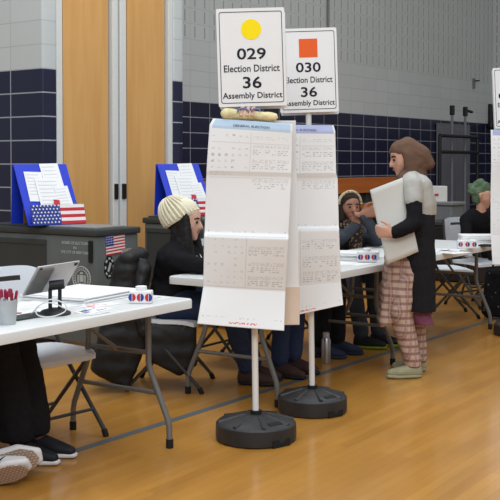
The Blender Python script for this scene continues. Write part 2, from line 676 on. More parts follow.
# door wall: pillar, end pilaster with its return, leaf panels and frames between
def pillar(name, s0, s1, depth, mats=('navy', 'block', 'block')):
    m = MB()
    for i, (z0, z1) in enumerate(((0, ZN), (ZN, ZS), (ZS, ZT))):
        t = bmesh.new()
        bmesh.ops.create_cube(t, size=1, matrix=Matrix.Translation(((s0 + s1) / 2, depth / 2, (z0 + z1) / 2)) @ Matrix.Diagonal((s1 - s0, depth, z1 - z0, 1)))
        ed = [e for e in t.edges if abs(e.verts[0].co.z - e.verts[1].co.z) > .1 and min(v.co.y for v in e.verts) < .01]
        bmesh.ops.bevel(t, geom=ed, offset=.022, segments=4, profile=.5, affect='EDGES')
        m.mi = i
        m.add(t)
    o = struct(m.build(name, [M[k] for k in mats], smooth=True))
    o.location = P0
    o.rotation_euler.z = WR
    return o


pillar('wall_left', 0, .165, 4.2)
pillar('wall_pilaster', 1.69, 1.84, 2.3)
m = MB()
m.box((.95, .3, ZT / 2), (1.55, .05, ZT))
o = struct(m.build('wall_recess', M['gap'])); o.location = P0; o.rotation_euler.z = WR


def local_wall(o):
    o.location = P0
    o.rotation_euler.z = WR
    return o


for nm, x0, x1 in (('door_1', .262, .832), ('door_2', 1.068, 1.605)):
    m = MB()
    m.box(((x0 + x1) / 2, .062, 3.0), (x1 - x0 - .012, .05, 6.0), bev=.004)
    d = struct(local_wall(m.build(nm, M['doorwood'])))
for k, (x0, x1) in enumerate(((.168, .238), (.856, .928), (.954, 1.036), (1.63, 1.688))):
    m = MB()
    m.box(((x0 + x1) / 2, .06, 3.0), (x1 - x0, .1, 6.0), bev=.006)
    o = struct(local_wall(m.build('trim_%d' % (k + 1), M['frame'])))
    if k in (1, 2):
        h = MB()
        h.box(((x0 + x1) / 2, .006, 1.17), ((x1 - x0) * .62, .02, .14), bev=.006)
        h.build('pull_handle', M['gap'], o)
m = MB()
m.box((.95, .16, 6.8), (1.5, .2, 1.6))
struct(local_wall(m.build('wall_header', M['block'])))

# grey double door in the back wall
def on_wall(s, off=0, z=0):
    return B0 + WD * s - WN * off + V3((0, 0, z))


m = MB()
m.box((0, -.02, 1.07), (1.36, .05, 2.2))
df = struct(m.build('door_3', M['crate']))
df.location = on_wall(7.78, .02); df.rotation_euler.z = WR
for x in (-.31, .31):
    m = MB()
    m.box((x, -.06, 1.05), (.6, .04, 2.08), bev=.005)
    for k in range(6):
        m.box((x - .25 + k * .1, -.083, 1.05), (.03, .008, 2.0))
    m.build('door_leaf', M['greydoor'], df)
# conduit and little wall fittings
m = MB(); m.tube([(0, -.03, 3.25), (0, -.03, 7.5)], .02)
o = tag(m.build('conduit_pipe', M['conduit']), 'thin grey conduit pipe running down the slotted block wall', 'pipe')
o.location = on_wall(3.32); o.rotation_euler.z = WR
t = thing('wall_bracket', 'small dark bracket fixed on the pale block wall above the poles', 'bracket', on_wall(8.72, .0, 3.0), WR)
m = MB(); m.box((0, -.02, 0), (.05, .04, .2)); m.build('bracket_plate', M['crate'], t)
m = MB(); m.tube([(0, -.03, .05), (.10, -.09, .06)], .014); m.build('bracket_arm', M['rackbar'], t)
t = thing('wall_fixture', 'small dark fixture hanging on the wall beside the sign at right edge', 'fixture', on_wall(9.5, 0, 2.28), WR)
m = MB(); m.box((0, -.04, .1), (.12, .08, .5), bev=.02); m.build('fixture_box', M['rackbar'], t)
m = MB(); m.tube([(-.1, -.1, .0), (-.13, -.1, -.12), (-.08, -.1, -.22)], .03); m.build('hook', M['rackbar'], t)

# folded bleachers
t = thing('folded_bleachers', 'folded wooden bleachers with orange boards along the navy tiled wall', 'bleachers', on_wall(-1.5, .16), WR)
LB = 6.9
for k in range(3):
    z1 = 1.2 - .39 * k
    m = MB()
    m.box((LB / 2, -.42 - .04 * k, z1 - .115), (LB, .05, .23), bev=.006)
    m.build('front_board', M['bleach'], t)
    m = MB()
    m.box((LB / 2, -.2, z1 - .012), (LB, .4, .024))
    m.build('seat_board', M['bleach'], t)
m = MB()
m.box((LB / 2, -.2, .58), (LB, .3, 1.14))
for k in range(9):
    m.box((.1 + k * (LB - .2) / 8, -.37, .58), (.06, .05, 1.12))
m.build('steel_frame', M['bin_d'], t)


# volleyball posts on a wheeled rack
t = thing('post_rack', 'black two-bar wheeled rack in front of the grey double door', 'rack', on_wall(6.5, .75), WR)
for z in (.35, 1.62, 1.9):
    m = MB()
    m.tube([(-.75, 0, z), (.78, 0, z)], .03)
    m.build('rail', M['rackbar'], t)
for x in (-.75, .78):
    m = MB(); m.tube([(x, 0, .12), (x, 0, 1.9)], .03); m.build('upright', M['rackbar'], t)
m = MB(); m.box((0, 0, .14), (1.6, .4, .06)); m.build('rack_base', M['rackbar'], t)
for x in (-.7, .7):
    m = MB(); m.lathe([(.055, -.02), (.055, .02)], n=16)
    w_ = m.build('wheel', M['cap'], t, loc=(x, 0, .055)); w_.rotation_euler = (math.pi / 2, 0, 0)
for s, lab, hook in ((.08, 'pale volleyball post with plain black cap, leftmost in the rack', 0), (.62, 'pale volleyball post with black winch head, rightmost in the rack', 1)):
    t = thing('volleyball_post', lab, 'pole', on_wall(6.33 + s, .66), WR, 'volleyball posts in the rack')
    m = MB(); m.tube([(0, 0, .17), (0, 0, 2.3)], .024); m.build('pole', M['greydoor'], t)
    m = MB(); m.box((0, 0, 2.36), (.075, .075, .17), bev=.015)
    m.build('cap', M['rackbar'], t)
    if hook:
        m = MB(); m.tube([(.03, 0, 2.38), (.28, 0, 2.36)], .025); m.build('winch_arm', M['rackbar'], t)
# storage at the far right
t = thing('utility_cart', 'grey utility cart standing behind the woman in the brown headscarf', 'cart', at(440, 13.2, 0), WR)
m = MB(); m.box((0, 0, .52), (.36, .5, .76), bev=.02); m.build('cart_body', M['crate'], t)
m = MB(); m.box((.0, -.26, .5), (.26, .02, .5)); m.build('cart_door', M['tray'], t)
m = MB(); m.box((0, 0, .92), (.4, .54, .04), bev=.01); m.build('cart_top', M['conduit'], t)
for x, y in ((-.13, -.2), (.13, -.2), (-.13, .2), (.13, .2)):
    m = MB(); m.lathe([(.06, -.02), (.06, .02)], n=14)
    q = m.build('caster', M['cap'], t, loc=(x, y, .061)); q.rotation_euler = (math.pi / 2, 0, 0)
    m = MB(); m.box((x, y, .14), (.03, .03, .06)); m.build('caster_fork', M['dtube'], t)
t = thing('tissue_box', 'white box with a red mark on top of the grey cart', 'box', at(438, 13.15, .94), 0.1)
m = MB(); m.box((0, 0, .1), (.2, .16, .2), bev=.008); m.build('carton', M['folder'], t)
m = MB(); m.box((-.04, -.082, .09), (.05, .004, .03)); m.build('red_mark', M['red'], t)
t = thing('equipment_case', 'black equipment case on the floor beside the grey cart', 'case', at(459, 12.6, 0), WR)
m = MB(); m.box((0, 0, .34), (.4, .7, .66), bev=.02); m.build('case_body', M['rackbar'], t)
m = MB(); m.box((0, 0, .7), (.42, .72, .05), bev=.01); m.build('case_lid', M['bin_d'], t)
for x, y in ((-.15, -.3), (.15, -.3), (-.15, .3), (.15, .3)):
    m = MB(); m.box((x, y, .006), (.06, .06, .012)); m.build('foot', M['cap'], t)


# ------------------------------------------------------------------ tables
def make_table(label):
    t = thing('folding_table', label, 'table', (0, 0, 0), 0, 'white folding tables in a row')
    m = MB()
    tb = bmesh.new()
    bmesh.ops.create_cube(tb, size=1, matrix=Matrix.Translation((0, 0, .717)) @ Matrix.Diagonal((1.83, .76, .046, 1)))
    bmesh.ops.bevel(tb, geom=[e for e in tb.edges if abs(e.verts[0].co.z - e.verts[1].co.z) > .01], offset=.04, segments=5, profile=.5, affect='EDGES')
    bmesh.ops.bevel(tb, geom=[e for e in tb.edges if e.verts[0].co.z > .73 and e.verts[1].co.z > .73], offset=.008, segments=2, profile=.5, affect='EDGES')
    m.add(tb)
    m.build('tabletop', M['plastic'], t, smooth=True)
    for sx in (-1, 1):
        x = sx * .755
        for sy in (-1, 1):
            m = MB()
            m.tube([(x, sy * .205, .695), (x, sy * .205, .42), (x + sx * .003, sy * .215, .38), (x + sx * .012, sy * .315, .15), (x + sx * .015, sy * .325, .11), (x + sx * .015, sy * .328, .035)], .0155, 10)
            lg = m.build('leg', M['tube'], t, smooth=True)
            m = MB()
            m.tube([(x + sx * .015, sy * .328, .045), (x + sx * .015, sy * .328, .0)], .019, 10)
            m.build('foot_cap', M['cap'], lg)
        m = MB()
        m.tube([(x, -.21, .47), (x, .21, .47)], .012, 8)
        m.tube([(x + sx * .006, -.262, .27), (x + sx * .006, .262, .27)], .012, 8)
        m.build('crossbar', M['tube'], t)
        m = MB()
        m.tube([(x, 0, .47), (x - sx * .33, 0, .68)], .01, 8)
        m.build('brace', M['tube'], t)
    for y in (-.3, .3):
        m = MB()
        m.box((0, y, .687), (1.5, .025, .02))
        m.build('rail', M['tube'], t)
    return t


T1 = make_table('white folding table in the foreground left with a tablet on it')
T1.location = row(-.915, .38); T1.rotation_euler.z = ROT
T2 = dup(T1, row(.75 + .915, .39), ROT, 'white folding table behind the two ballot signs')
T3 = dup(T1, row(2.65 + .915, .38), ROT, 'white folding table at right, behind the standing woman')


# ------------------------------------------------------------------ chairs (facing local +x)
def back_panel():
    t = bmesh.new()
    nx, nz = 16, 12
    W_, z0, z1 = .45, .56, .875
    g = []
    for j in range(nz + 1):
        r = []
        for i in range(nx + 1):
            a = i / nx * 2 - 1
            f = j / nz
            z = z0 + (z1 - z0) * f
            wd = W_ / 2 * (1 - .10 * (1 - f)) * (1 - .06 * max(0, f - .8) / .2)
            zz = z - .035 * abs(a) ** 4 * max(0, (f - .5) * 2) + .03 * abs(a) ** 4 * max(0, (.5 - f) * 2)
            x = -.205 - (z - .45) * .17 - .035 * (1 - a * a)
            r.append(t.verts.new((x, a * wd, zz)))
        g.append(r)
    for j in range(nz):
        for i in range(nx):
            if j == 9 and 5 <= i <= 10:
                continue
            t.faces.new((g[j][i], g[j][i + 1], g[j + 1][i + 1], g[j + 1][i]))
    r = bmesh.ops.solidify(t, geom=t.faces[:], thickness=.02)
    return t


def make_chair(label):
    t = thing('folding_chair', label, 'chair', (0, 0, 0), 0, 'white folding chairs')
    m = MB()
    tb = bmesh.new()
    bmesh.ops.create_grid(tb, x_segments=10, y_segments=10, size=.5)
    for v in tb.verts:
        x, y = v.co.x * 2, v.co.y * 2
        rx = .2 * (1 - .12 * abs(y) ** 6)
        ry = .222 * (1 - .1 * abs(x) ** 6) * (1 + .03 * x)
        v.co = V3((x * rx, y * ry, .455 - .018 * (1 - x * x) * (1 - y * y) - .02 * max(0, x) ** 4))
    bmesh.ops.solidify(tb, geom=tb.faces[:], thickness=.026)
    m.add(tb)
    m.build('seat', M['chairplastic'], t, smooth=True)
    m = MB(); m.add(back_panel())
    m.build('backrest', M['chairplastic'], t, smooth=True)
    for sy in (-1, 1):
        y = sy * .228
        m = MB()
        m.tube([(-.275, y * .93, .86), (-.235, y, .62), (-.14, y, .43), (.22, y, .03), (.225, y, .02)], .0115, 8)
        lg = m.build('leg', M['dtube'], t, smooth=True)
        m = MB(); m.tube([(.215, y, .036), (.232, y, 0)], .016, 8); m.build('foot_cap', M['cap'], lg)
        y = sy * .205
        m = MB()
        m.tube([(.14, y, .432), (-.24, y, .03), (-.245, y, .02)], .0115, 8)
        lg = m.build('leg', M['dtube'], t, smooth=True)
        m = MB(); m.tube([(-.235, y, .036), (-.25, y, 0)], .016, 8); m.build('foot_cap', M['cap'], lg)
    m = MB(); m.tube([(.13, -.228, .13), (.13, .228, .13)], .009, 8); m.build('stretcher', M['dtube'], t)
    m = MB(); m.tube([(-.15, -.205, .125), (-.15, .205, .125)], .009, 8); m.build('stretcher', M['dtube'], t)
    return t


C1 = make_chair('empty white folding chair tucked under the foreground table')
cpos = at(42, 5.38, 0)
C1.location = cpos; C1.rotation_euler.z = FWD - .12


def chair(loc, rz, label):
    return dup(C1, loc, rz, label)


H2 = V3((-.5, 6.74, 0))
C2 = chair((-.5, 6.66, 0), math.atan2(-.12, 1), 'white folding chair under the woman in the cream beanie')
C7 = chair((-.12, 7.42, 0), FWD, 'white folding chair behind the ballot posters, beside the sitter in dark jeans')
C8 = chair(row(2.63, 1.12), FWD, 'white folding chair behind the second table, under the sitter in black trousers')
C3 = chair((.84, 8.86, 0), math.atan2(-1, .15), 'white folding chair under the woman in the patterned headscarf')
C4 = chair((2.29, 10.42, 0), math.atan2(-.8, .6), 'empty white folding chair with its back turned, beside the green-haired person')
C5 = chair((1.86, 9.72, 0), .05, 'white folding chair tucked under the table at right, seat showing')
C6 = chair((2.52, 11.0, 0), math.atan2(-1, .1), 'white folding chair under the green-haired person')
C9 = chair(row(-.98, 1.12), FWD, 'white folding chair under the sitter in wide black trousers')
C10 = chair(row(-1.52, 1.12), FWD, 'white folding chair under the sitter in white sneakers')


# ------------------------------------------------------------------ ballot signs
def flag_mesh(w, h, th=.002):
    """stars-and-stripes panel in the xz plane, facing -y, origin at the centre"""
    m = MB()
    for k in range(13):
        m.mi = 1 if k % 2 == 0 else 0
        m.box((0, 0, h / 2 - (k + .5) * h / 13), (w, th, h / 13))
    m.mi = 2
    m.box((-w * .3, -th * .7, h * 3 / 13), (w * .4, th, h * 7 / 13))
    m.mi = 0
    for r in range(4):
        for c in range(5):
            m.box((-w * .46 + c * w * .08, -th * 1.5, h * .45 - r * h * .12), (w * .025, th, h * .05))
    return m


def make_base(t):
    R = .21
    prof = [(.195, 0), (.207, .008), (.21, .03), (.208, .085), (.198, .096), (.13, .115), (.07, .130), (.045, .132)]

    def fn(r, z, k):
        a = abs(((k * 12) % 1) - .5) * 2
        if .07 < z < .12:
            return r * (1 + .0 * a)
        if .02 < z < .09:
            return r * (1 - (.035 if a > .86 else 0))
        return r
    m = MB()
    m.lathe(prof, n=72, fn=fn)
    for k in range(8):
        a = k * math.tau / 8 + .2
        d = V3((math.cos(a), math.sin(a), 0))
        m.tube([d * .06 + V3((0, 0, .128)), d * .195 + V3((0, 0, .092))], [.008, .014], 6)
    b = m.build('base', M['black'], t, smooth=True)
    for a in (-.9, 2.2):
        d = V3((math.cos(a), math.sin(a), 0))
        m = MB()
        m.box(d * .155 + V3((0, 0, .107)), (.03, .08, .006), Quaternion((0, 0, 1), a).to_matrix() @ Matrix.Rotation(.3, 3, 'Y'))
        m.build('grip_slot', M['cap'], b)
        m = MB()
        m.box(d * .203 + V3((0, 0, .02)), (.012, .11, .034), Quaternion((0, 0, 1), a).to_matrix())
        m.build('side_slot', M['cap'], b)
    m = MB()
    m.lathe([(.03, .12), (.03, .15)], n=20)
    m.build('collar', M['cap'], b, smooth=True)
    return b


def rounded(w, h, r, n=5):
    out = []
    for cx, cz, a0 in ((w / 2 - r, h / 2 - r, 0), (-w / 2 + r, h / 2 - r, 90), (-w / 2 + r, -h / 2 + r, 180), (w / 2 - r, -h / 2 + r, 270)):
        for k in range(n + 1):
            a = math.radians(a0 + 90 * k / n)
            out.append((cx + r * math.cos(a), cz + r * math.sin(a)))
    return out


UP = Matrix(((1, 0, 0, 0), (0, 0, -1, 0), (0, 1, 0, 0), (0, 0, 0, 1)))    # xy plane -> xz plane facing -y


def make_sign(label, loc, lean, number, symbol, yaw, rb, ztop=2.22, sc=1.0):
    t = thing('district_sign', label, 'sign', loc, 0, 'election district signs')
    bs = make_base(t)
    bs.scale = (rb / .21, rb / .21, 1)
    px = lambda z: -lean * z
    m = MB()
    m.tube([(px(.1), 0, .1), (px(ztop - .1), 0, ztop - .1)], .0165, 16)
    m.build('pole', M['white'], t, smooth=True)
    W_, H_ = .348, .5
    zc0 = ztop - H_ * sc / 2
    zc = zc0
    p = MB()
    p.prism(rounded(W_, H_, .008), .012, UP @ Matrix.Translation((0, 0, 0)))
    pl = p.build('placard', M['board'], t)
    pl.location = (px(zc), -.022, zc)
    pl.scale = (sc, 1, sc)
    pl.rotation_euler = (0, -lean - .018, yaw)
    # second sheet behind, a bit lower
    p = MB()
    p.prism(rounded(W_, H_, .008), .008, UP)
    q = p.build('backing_card', M['board'], t)
    q.location = (px(zc) + .006, .03, zc - .012)
    q.scale = (sc, 1, sc)
    q.rotation_euler = (0, -lean - .018, yaw)
    F0 = -.0122
    # thin ruled border
    m = MB()
    outr = rounded(W_ - .026, H_ - .034, .012); inr = rounded(W_ - .033, H_ - .041, .010)
    n = len(outr)
    va = [m.bm.verts.new((x, F0 - .001, z)) for x, z in outr]
    vb = [m.bm.verts.new((x, F0 - .001, z)) for x, z in inr]
    for i in range(n):
        m.bm.faces.new((va[i], va[(i + 1) % n], vb[(i + 1) % n], vb[i]))
    m.build('border_line', M['ink'], pl)
    zt = H_ / 2
    m = MB()
    if symbol == 'circle':
        m.prism([(.052 * math.cos(k * math.tau / 40), .052 * math.sin(k * math.tau / 40)) for k in range(40)], .0012, UP)
        m.build('yellow_circle', M['yellow'], pl, loc=(.002, F0, zt - .108))
    elif symbol == 'square':
        m.prism([(-.055, -.055), (.055, -.055), (.055, .055), (-.055, .055)], .0012, UP)
        m.build('orange_square', M['orange'], pl, loc=(.003, F0, zt - .118))
    text(number, .148 if symbol else .19, .058, M['ink'], pl, (.0 if symbol else -.04, F0, zt - .232), FACE, bold=.015)
    text('Election District', .285, .036, M['ink'], pl, (0, F0, zt - .306), FACE, bold=.010)
    text('36', .096, .06, M['ink'], pl, (0, F0, zt - .378), FACE, bold=.015)
    text('Assembly District', .305, .040, M['ink'], pl, (0, F0, zt - .448), FACE, bold=.012)
    return t


S1 = (.031, 5.36)
S2 = (.360, 5.965)
S3 = (2.24, 8.62)
make_sign('nearer district sign, 029 with a yellow circle on a white placard', (*S1, 0), .012, '029', 'circle', .02, .21)
make_sign('district sign 030 with an orange square, behind sign 029', (*S2, 0), .0145, '030', 'square', .02, .2, 2.196, .955)
make_sign('white district sign cut off by the right edge of the photo', (*S3, 0), .028, '031', None, -.05, .21, 2.22)


def ballot(name, label, loc, rows, yaw=0, header=True, hb='head_b', seed=1, group='ballot posters on the district signs', printed=True, backm='paper', bottom_marks=True, htext=None):
    """rows: (t, z, xl, xr, y) keys down the sheet; cells carry the print"""
    rnd = random.Random(seed)
    NX, NY = 88, 210
    t0 = bmesh.new()
    g = []

    def key(t):
        for a, b in zip(rows, rows[1:]):
            if a[0] <= t <= b[0] + 1e-9:
                f = (t - a[0]) / (b[0] - a[0])
                return [a[i] + (b[i] - a[i]) * f for i in range(1, 6)]
        return rows[-1][1:]
    for j in range(NY + 1):
        z, xl, xr, y, dz = key(j / NY)
        r = []
        for i in range(NX + 1):
            s = i / NX
            bow = .012 * math.sin(s * math.pi) + .006 * math.sin(j / NY * 9 + s * 3)
            r.append(t0.verts.new((xl + (xr - xl) * s, y - bow, z - dz * s)))
        g.append(r)
    # layout of the print
    grid = [[0] * NX for _ in range(NY)]
    if printed:
        def line(j, i0, i1, ink, dens=.8):
            i = i0
            while i < i1:
                wl = rnd.randint(1, 4)
                if rnd.random() < dens:
                    for k in range(i, min(i1, i + wl)):
                        grid[j][k] = ink
                i += wl + rnd.randint(1, 2)

        def block(f0, f1, i0, i1, ink, step=2, dens=.85):
            for j in range(int(f0 * NY), int(f1 * NY), step):
                line(j, i0, i1, ink, dens)
        def rule(f, i0, i1, ink=1):
            for i in range(i0, i1): grid[int(f * NY)][i] = ink
        for f in (.07, .10, .135, .165, .195, .225):
            for c in range(6):
                if rnd.random() < .85:
                    x = 4 + c * 7
                    block(f, f + .012, x, x + 3, 1 + (rnd.random() < .4), 1)
        for c in range(3):
            x = 47 + c * 13
            block(.075, .095, x, x + 11, 1)
            for f in (.115, .19, .285):
                block(f, f + .018, x, x + 12, 1, 1, .95)
                block(f + .024, f + .05, x, x + 11, 2, 2, .8)
            for f in (.6, .68, .745):
                block(f, f + .018, x, x + 12, 1, 1, .95)
                block(f + .022, f + .05, x, x + 11, 2, 2, .8)
        block(.255, .275, 3, 26, 1, 2)
        for f in (.57, .6, .63, .66, .69, .72, .75, .78):
            for c in range(6):
                if rnd.random() < .7:
                    x = 4 + c * 7
                    block(f, f + .01, x, x + 3, 1, 1)
        for f in (.108, .25, .28, .555, .8):
            rule(f, 3, 86)
        for f0, f1 in ((.06, .25), (.56, .8)):
            for j in range(int(f0 * NY), int(f1 * NY)): grid[j][44] = 1
        for i in (4, 42, 50, 84):
            for j in (0, 1):
                grid[int(.53 * NY) + j][i] = 2
        line(int(.535 * NY), 8, 80, 1, .4)
        if bottom_marks:
            for i in (4, 42, 50, 84):
                for j in (0, 1):
                    grid[int(.955 * NY) + j][i] = 2
            line(int(.955 * NY), 8, 84, 1, .5)
            line(int(.978 * NY), 32, 60, 4, .97)
            line(int(.978 * NY) + 1, 32, 60, 4, .97)
    if header:
        for j in range(int(.045 * NY)):
            for i in range(3, NX - 2): grid[j][i] = 3
    for j in range(NY):
        for i in range(NX):
            f = t0.faces.new((g[j][i], g[j + 1][i], g[j + 1][i + 1], g[j][i + 1]))
            f.material_index = grid[j][i]
    me = bpy.data.meshes.new(name)
    t0.to_mesh(me)
    t0.free()
    for k in ('paper', 'print1', 'print2', hb, 'red_i', backm):
        me.materials.append(M[k])
    me.shade_smooth()
    o = bpy.data.objects.new(name, me)
    COL.objects.link(o)
    o.location = loc
    o.rotation_euler.z = yaw
    so = o.modifiers.new('thick', 'SOLIDIFY')
    so.thickness = .0016
    so.offset = 1
    if htext:
        z, xl, xr, y, dz = key(.024)
        tx = text(htext, .185, .011, M['head_i'], o, ((xl + xr) / 2 + .0, y - .021, z - dz * .5), FACE, 'header_lettering', .005, .001)
        tx.rotation_euler = (math.pi / 2, math.atan2(dz, xr - xl), 0)
    return tag(o, label, 'poster', group)


X5 = lambda px, d=5.30: (px - 250) * d / F - S1[0]
Z5 = lambda py, d=5.30: 1.43 - (py - 163) * d / F
R1 = [  # t, z, xl, xr, y, drop to the right
    (0, Z5(118.5), X5(213), X5(292.5), -.035, .028),
    (.03, Z5(125), X5(209.5), X5(292.5), -.045, .028),
    (.25, Z5(171), X5(206.5), X5(291.5), -.055, .012),
    (.27, Z5(175), X5(206.3), X5(291.5), -.048, .012),
    (.54, Z5(232), X5(204.5), X5(288.5), -.06, .012),
    (.56, Z5(236), X5(204.3), X5(288.3), -.085, .014),
    (.81, Z5(287.5), X5(203), X5(285.8), -.03, .025),
    (1, Z5(323), X5(197.5), X5(284), -.10, .037)]
ballot('ballot_poster', 'long white printed ballot poster on the front of sign 029, blue header', (S1[0], S1[1], 0), R1, seed=3, htext='GENERAL ELECTION')
R1b = [
    (0, Z5(120), X5(222), X5(296.5), .03, .0),
    (.25, Z5(171), X5(222), X5(297.5), .045, .0),
    (.8, Z5(288), X5(220), X5(300), .05, .0),
    (.805, Z5(290), X5(220), X5(301), .05, .0),
    (1, Z5(328), X5(217), X5(300.5), .02, -.0)]
bp = ballot('ballot_poster', 'blank side of the poster hung behind sign 029, tan lower flap', (S1[0], S1[1], 0), R1b, seed=4, header=False, printed=False, backm='tan')
for f in bp.data.polygons:
    if f.center.z < Z5(289):
        f.material_index = 5
D6 = 5.96
X6 = lambda px: (px - 250) * D6 / F - S2[0]
Z6 = lambda py: 1.43 - (py - 163) * D6 / F
R2 = [
    (0, Z6(125), X6(266), X6(333), -.035, .004),
    (.03, Z6(131), X6(264), X6(334.5), -.05, .004),
    (.25, Z6(174), X6(262), X6(335.5), -.06, -.004),
    (.27, Z6(179), X6(261.5), X6(337), -.05, -.004),
    (.54, Z6(226), X6(260), X6(338), -.06, -.004),
    (.56, Z6(230), X6(260), X6(338), -.075, -.004),
    (.80, Z6(287), X6(259), X6(340.5), -.05, -.035),
    (1, Z6(322), X6(257), X6(342.5), -.07, -.104)]
ballot('ballot_poster', 'long white printed ballot poster on sign 030, violet header', (S2[0], S2[1], 0), R2, hb='head_p', seed=9, htext='GENERAL ELECTION')
R2b = [(0, 1.63, -.2, .2, .035, 0), (.3, 1.3, -.2, .2, .05, 0), (1, .62, -.2, .2, .03, 0)]
D8 = 8.6
X8 = lambda px: (px - 250) * D8 / F - S3[0]
Z8 = lambda py: 1.43 - (py - 163) * D8 / F
R3 = [(0, Z8(130), X8(490), X8(543), -.035, 0), (.27, Z8(165), X8(490), X8(543), -.055, 0), (.8, Z8(234), X8(490), X8(543), -.05, 0), (1, Z8(264), X8(491), X8(542), -.09, 0)]
ballot('ballot_poster', 'white ballot poster with violet header at the right edge of the photo', (*S3, 0), R3, hb='head_p', seed=14)

# yellowish wrapping tied over the top of poster 029
t = thing('cloth_wrap', 'yellowish crumpled wrap laid along the top of poster 029', 'wrap', (S1[0], S1[1] - .0, 1.66))
mb = []
rn = random.Random(2)
xs = [X5(p) for p in (223.5, 226, 232, 240, 250, 260, 268, 274, 277)]
zz = [Z5(p) - 1.66 for p in (113.5, 113.5, 113.5, 114.5, 115, 116, 116.5, 117, 117.5)]
rr = [.014, .03, .028, .024, .026, .024, .026, .022, .01]
P_ = [(V3((S1[0] + x, S1[1] - .03, 1.66 + z)), r) for x, z, r in zip(xs, zz, rr)]
w_ = blob('wrap_roll', chain(P_), M['wrap'], t, voxel=.006, disp=.010, dsize=.04)
m = MB()
for i, p in enumerate((241, 247, 252)):
    m.tube([(X5(p), -.055, Z5(116) - 1.66), (X5(p) + .006, -.045, Z5(108) - 1.66), (X5(p) + .014, -.02, Z5(108) - 1.66)], .010, 8)
m.build('pink_tie', M['pink'], t, smooth=True)
m = MB()
m.tube([(X5(243) + .028 * math.cos(a / 14 * math.pi), -.06, Z5(112.5) - 1.66 + .02 * math.sin(a / 14 * math.pi)) for a in range(15)], .005, 6)
m.tube([(X5(256) + .022 * math.cos(a / 14 * math.pi), -.06, Z5(112) - 1.66 + .016 * math.sin(a / 14 * math.pi)) for a in range(15)], .005, 6)
m.build('violet_loop', M['bluep'], t, smooth=True)


# ------------------------------------------------------------------ ballot scanner bins (local x along row, y behind; front-right corner at origin)
def make_bin(label, lid=True):
    t = thing('ballot_bin', label, 'bin', (0, 0, 0), 0, 'grey ballot bins on wheels')
    D_, L_, H_ = .48, 1.15, .94
    m = MB()
    m.box((D_ / 2, L_ / 2, .49), (D_, L_, .80), bev=.012)
    body = m.build('bin_body', M['bin'], t, smooth=True)
    m = MB()
    m.box((D_ / 2, L_ / 2, .915), (D_ + .03, L_ + .03, .05), bev=.01)
    m.box((D_ / 2 - .0, L_ / 2 + .25, .945), (D_ - .04, .6, .02), bev=.006)
    m.build('lid', M['bin_d'], t, smooth=True)
    m = MB()
    m.box((D_ / 2 - .05, .28, .948), (D_ * .7, .5, .016), bev=.004)
    m.build('paper_tray', M['tray'], t)
    # raised panel on the long face that looks towards the camera (-x)
    m = MB()
    m.box((-.006, .81, .60), (.012, .62, .46), bev=.004)
    m.box((-.010, .81, .83), (.018, .62, .04), bev=.004)
    m.build('side_panel', M['bin_d'], t)
    m = MB()
    m.box((-.012, .045, .78), (.02, .035, .16), bev=.006)
    m.build('latch', M['cap'], t)
    rz = -math.pi / 2
    R_ = (math.pi / 2, 0, rz)
    text('BOARD OF ELECTIONS', .26, .022, M['binprint'], body, (-.0005, .21, .835), R_, th=.002)
    text('IN', .03, .018, M['binprint'], body, (-.0005, .21, .80), R_, th=.002)
    text('THE CITY OF NEW YORK', .28, .022, M['binprint'], body, (-.0005, .21, .765), R_, th=.002)
    # round seal
    m = MB()
    cy, cz = .145, .575
    for R0, rr in ((.088, .004), (.064, .003)):
        m.tube([(-.001, cy + R0 * math.cos(k * math.tau / 36), cz + R0 * math.sin(k * math.tau / 36)) for k in range(36)], rr, 6, True)
    for k in range(24):
        a = k * math.tau / 24
        m.box((-.001, cy + .076 * math.cos(a), cz + .076 * math.sin(a)), (.003, .007, .010), Matrix.Rotation(a, 3, 'X'))
    m.box((-.001, cy, cz + .0), (.003, .038, .05))
    m.box((-.001, cy, cz + .04), (.003, .026, .015))
    for sy in (-1, 1):
        m.box((-.001, cy + sy * .034, cz - .005), (.003, .012, .06))
        m.box((-.001, cy + sy * .016, cz - .04), (.003, .022, .009))
    m.build('seal', M['binprint'], body)
    # short face (-y): flag sticker and dark emblem
    f = flag_mesh(.215, .145).build('flag_sticker', [M['flagwhite'], M['red'], M['navyblue']], t)
    f.location = (.21, -.003, .82)
    f.rotation_euler = (0, math.radians(-3), 0)
    m = MB()
    m.prism([(.06 * math.cos(k * math.tau / 8 + .4), .09 * math.sin(k * math.tau / 8 + .4)) for k in range(8)], .003, UP)
    e = m.build('emblem_plate', M['cap'], t, loc=(.14, 0, .655))
    m = MB()
    for k in range(8):
        a = k * math.tau / 8
        m.box((.045 * math.cos(a), -.004, .065 * math.sin(a)), (.014, .003, .022), Matrix.Rotation(-a, 3, 'Y'))
    m.box((0, -.004, 0), (.02, .003, .07), Matrix.Rotation(.4, 3, 'Y'))
    m.build('emblem_mark', M['binprint'], e)
    for x in (.07, D_ - .07):
        for y in (.1, L_ - .1):
            m = MB(); m.lathe([(.045, -.015), (.045, .015)], n=16)
            q = m.build('caster', M['cap'], t, loc=(x, y, .046)); q.rotation_euler = (math.pi / 2, 0, .4)
            m = MB(); m.box((x, y, .085), (.03, .035, .03)); m.build('caster_fork', M['dtube'], t)
    return t


c1 = at(96, 7.6, 0)
B1 = make_bin('grey ballot bin with flag sticker behind the foreground table')
B1.location = c1; B1.rotation_euler.z = ROT
c2 = at(143, 9.35, 0) - VV * 1.165
B2 = dup(B1, c2, ROT, 'grey ballot bin mostly hidden behind the woman in the beanie')


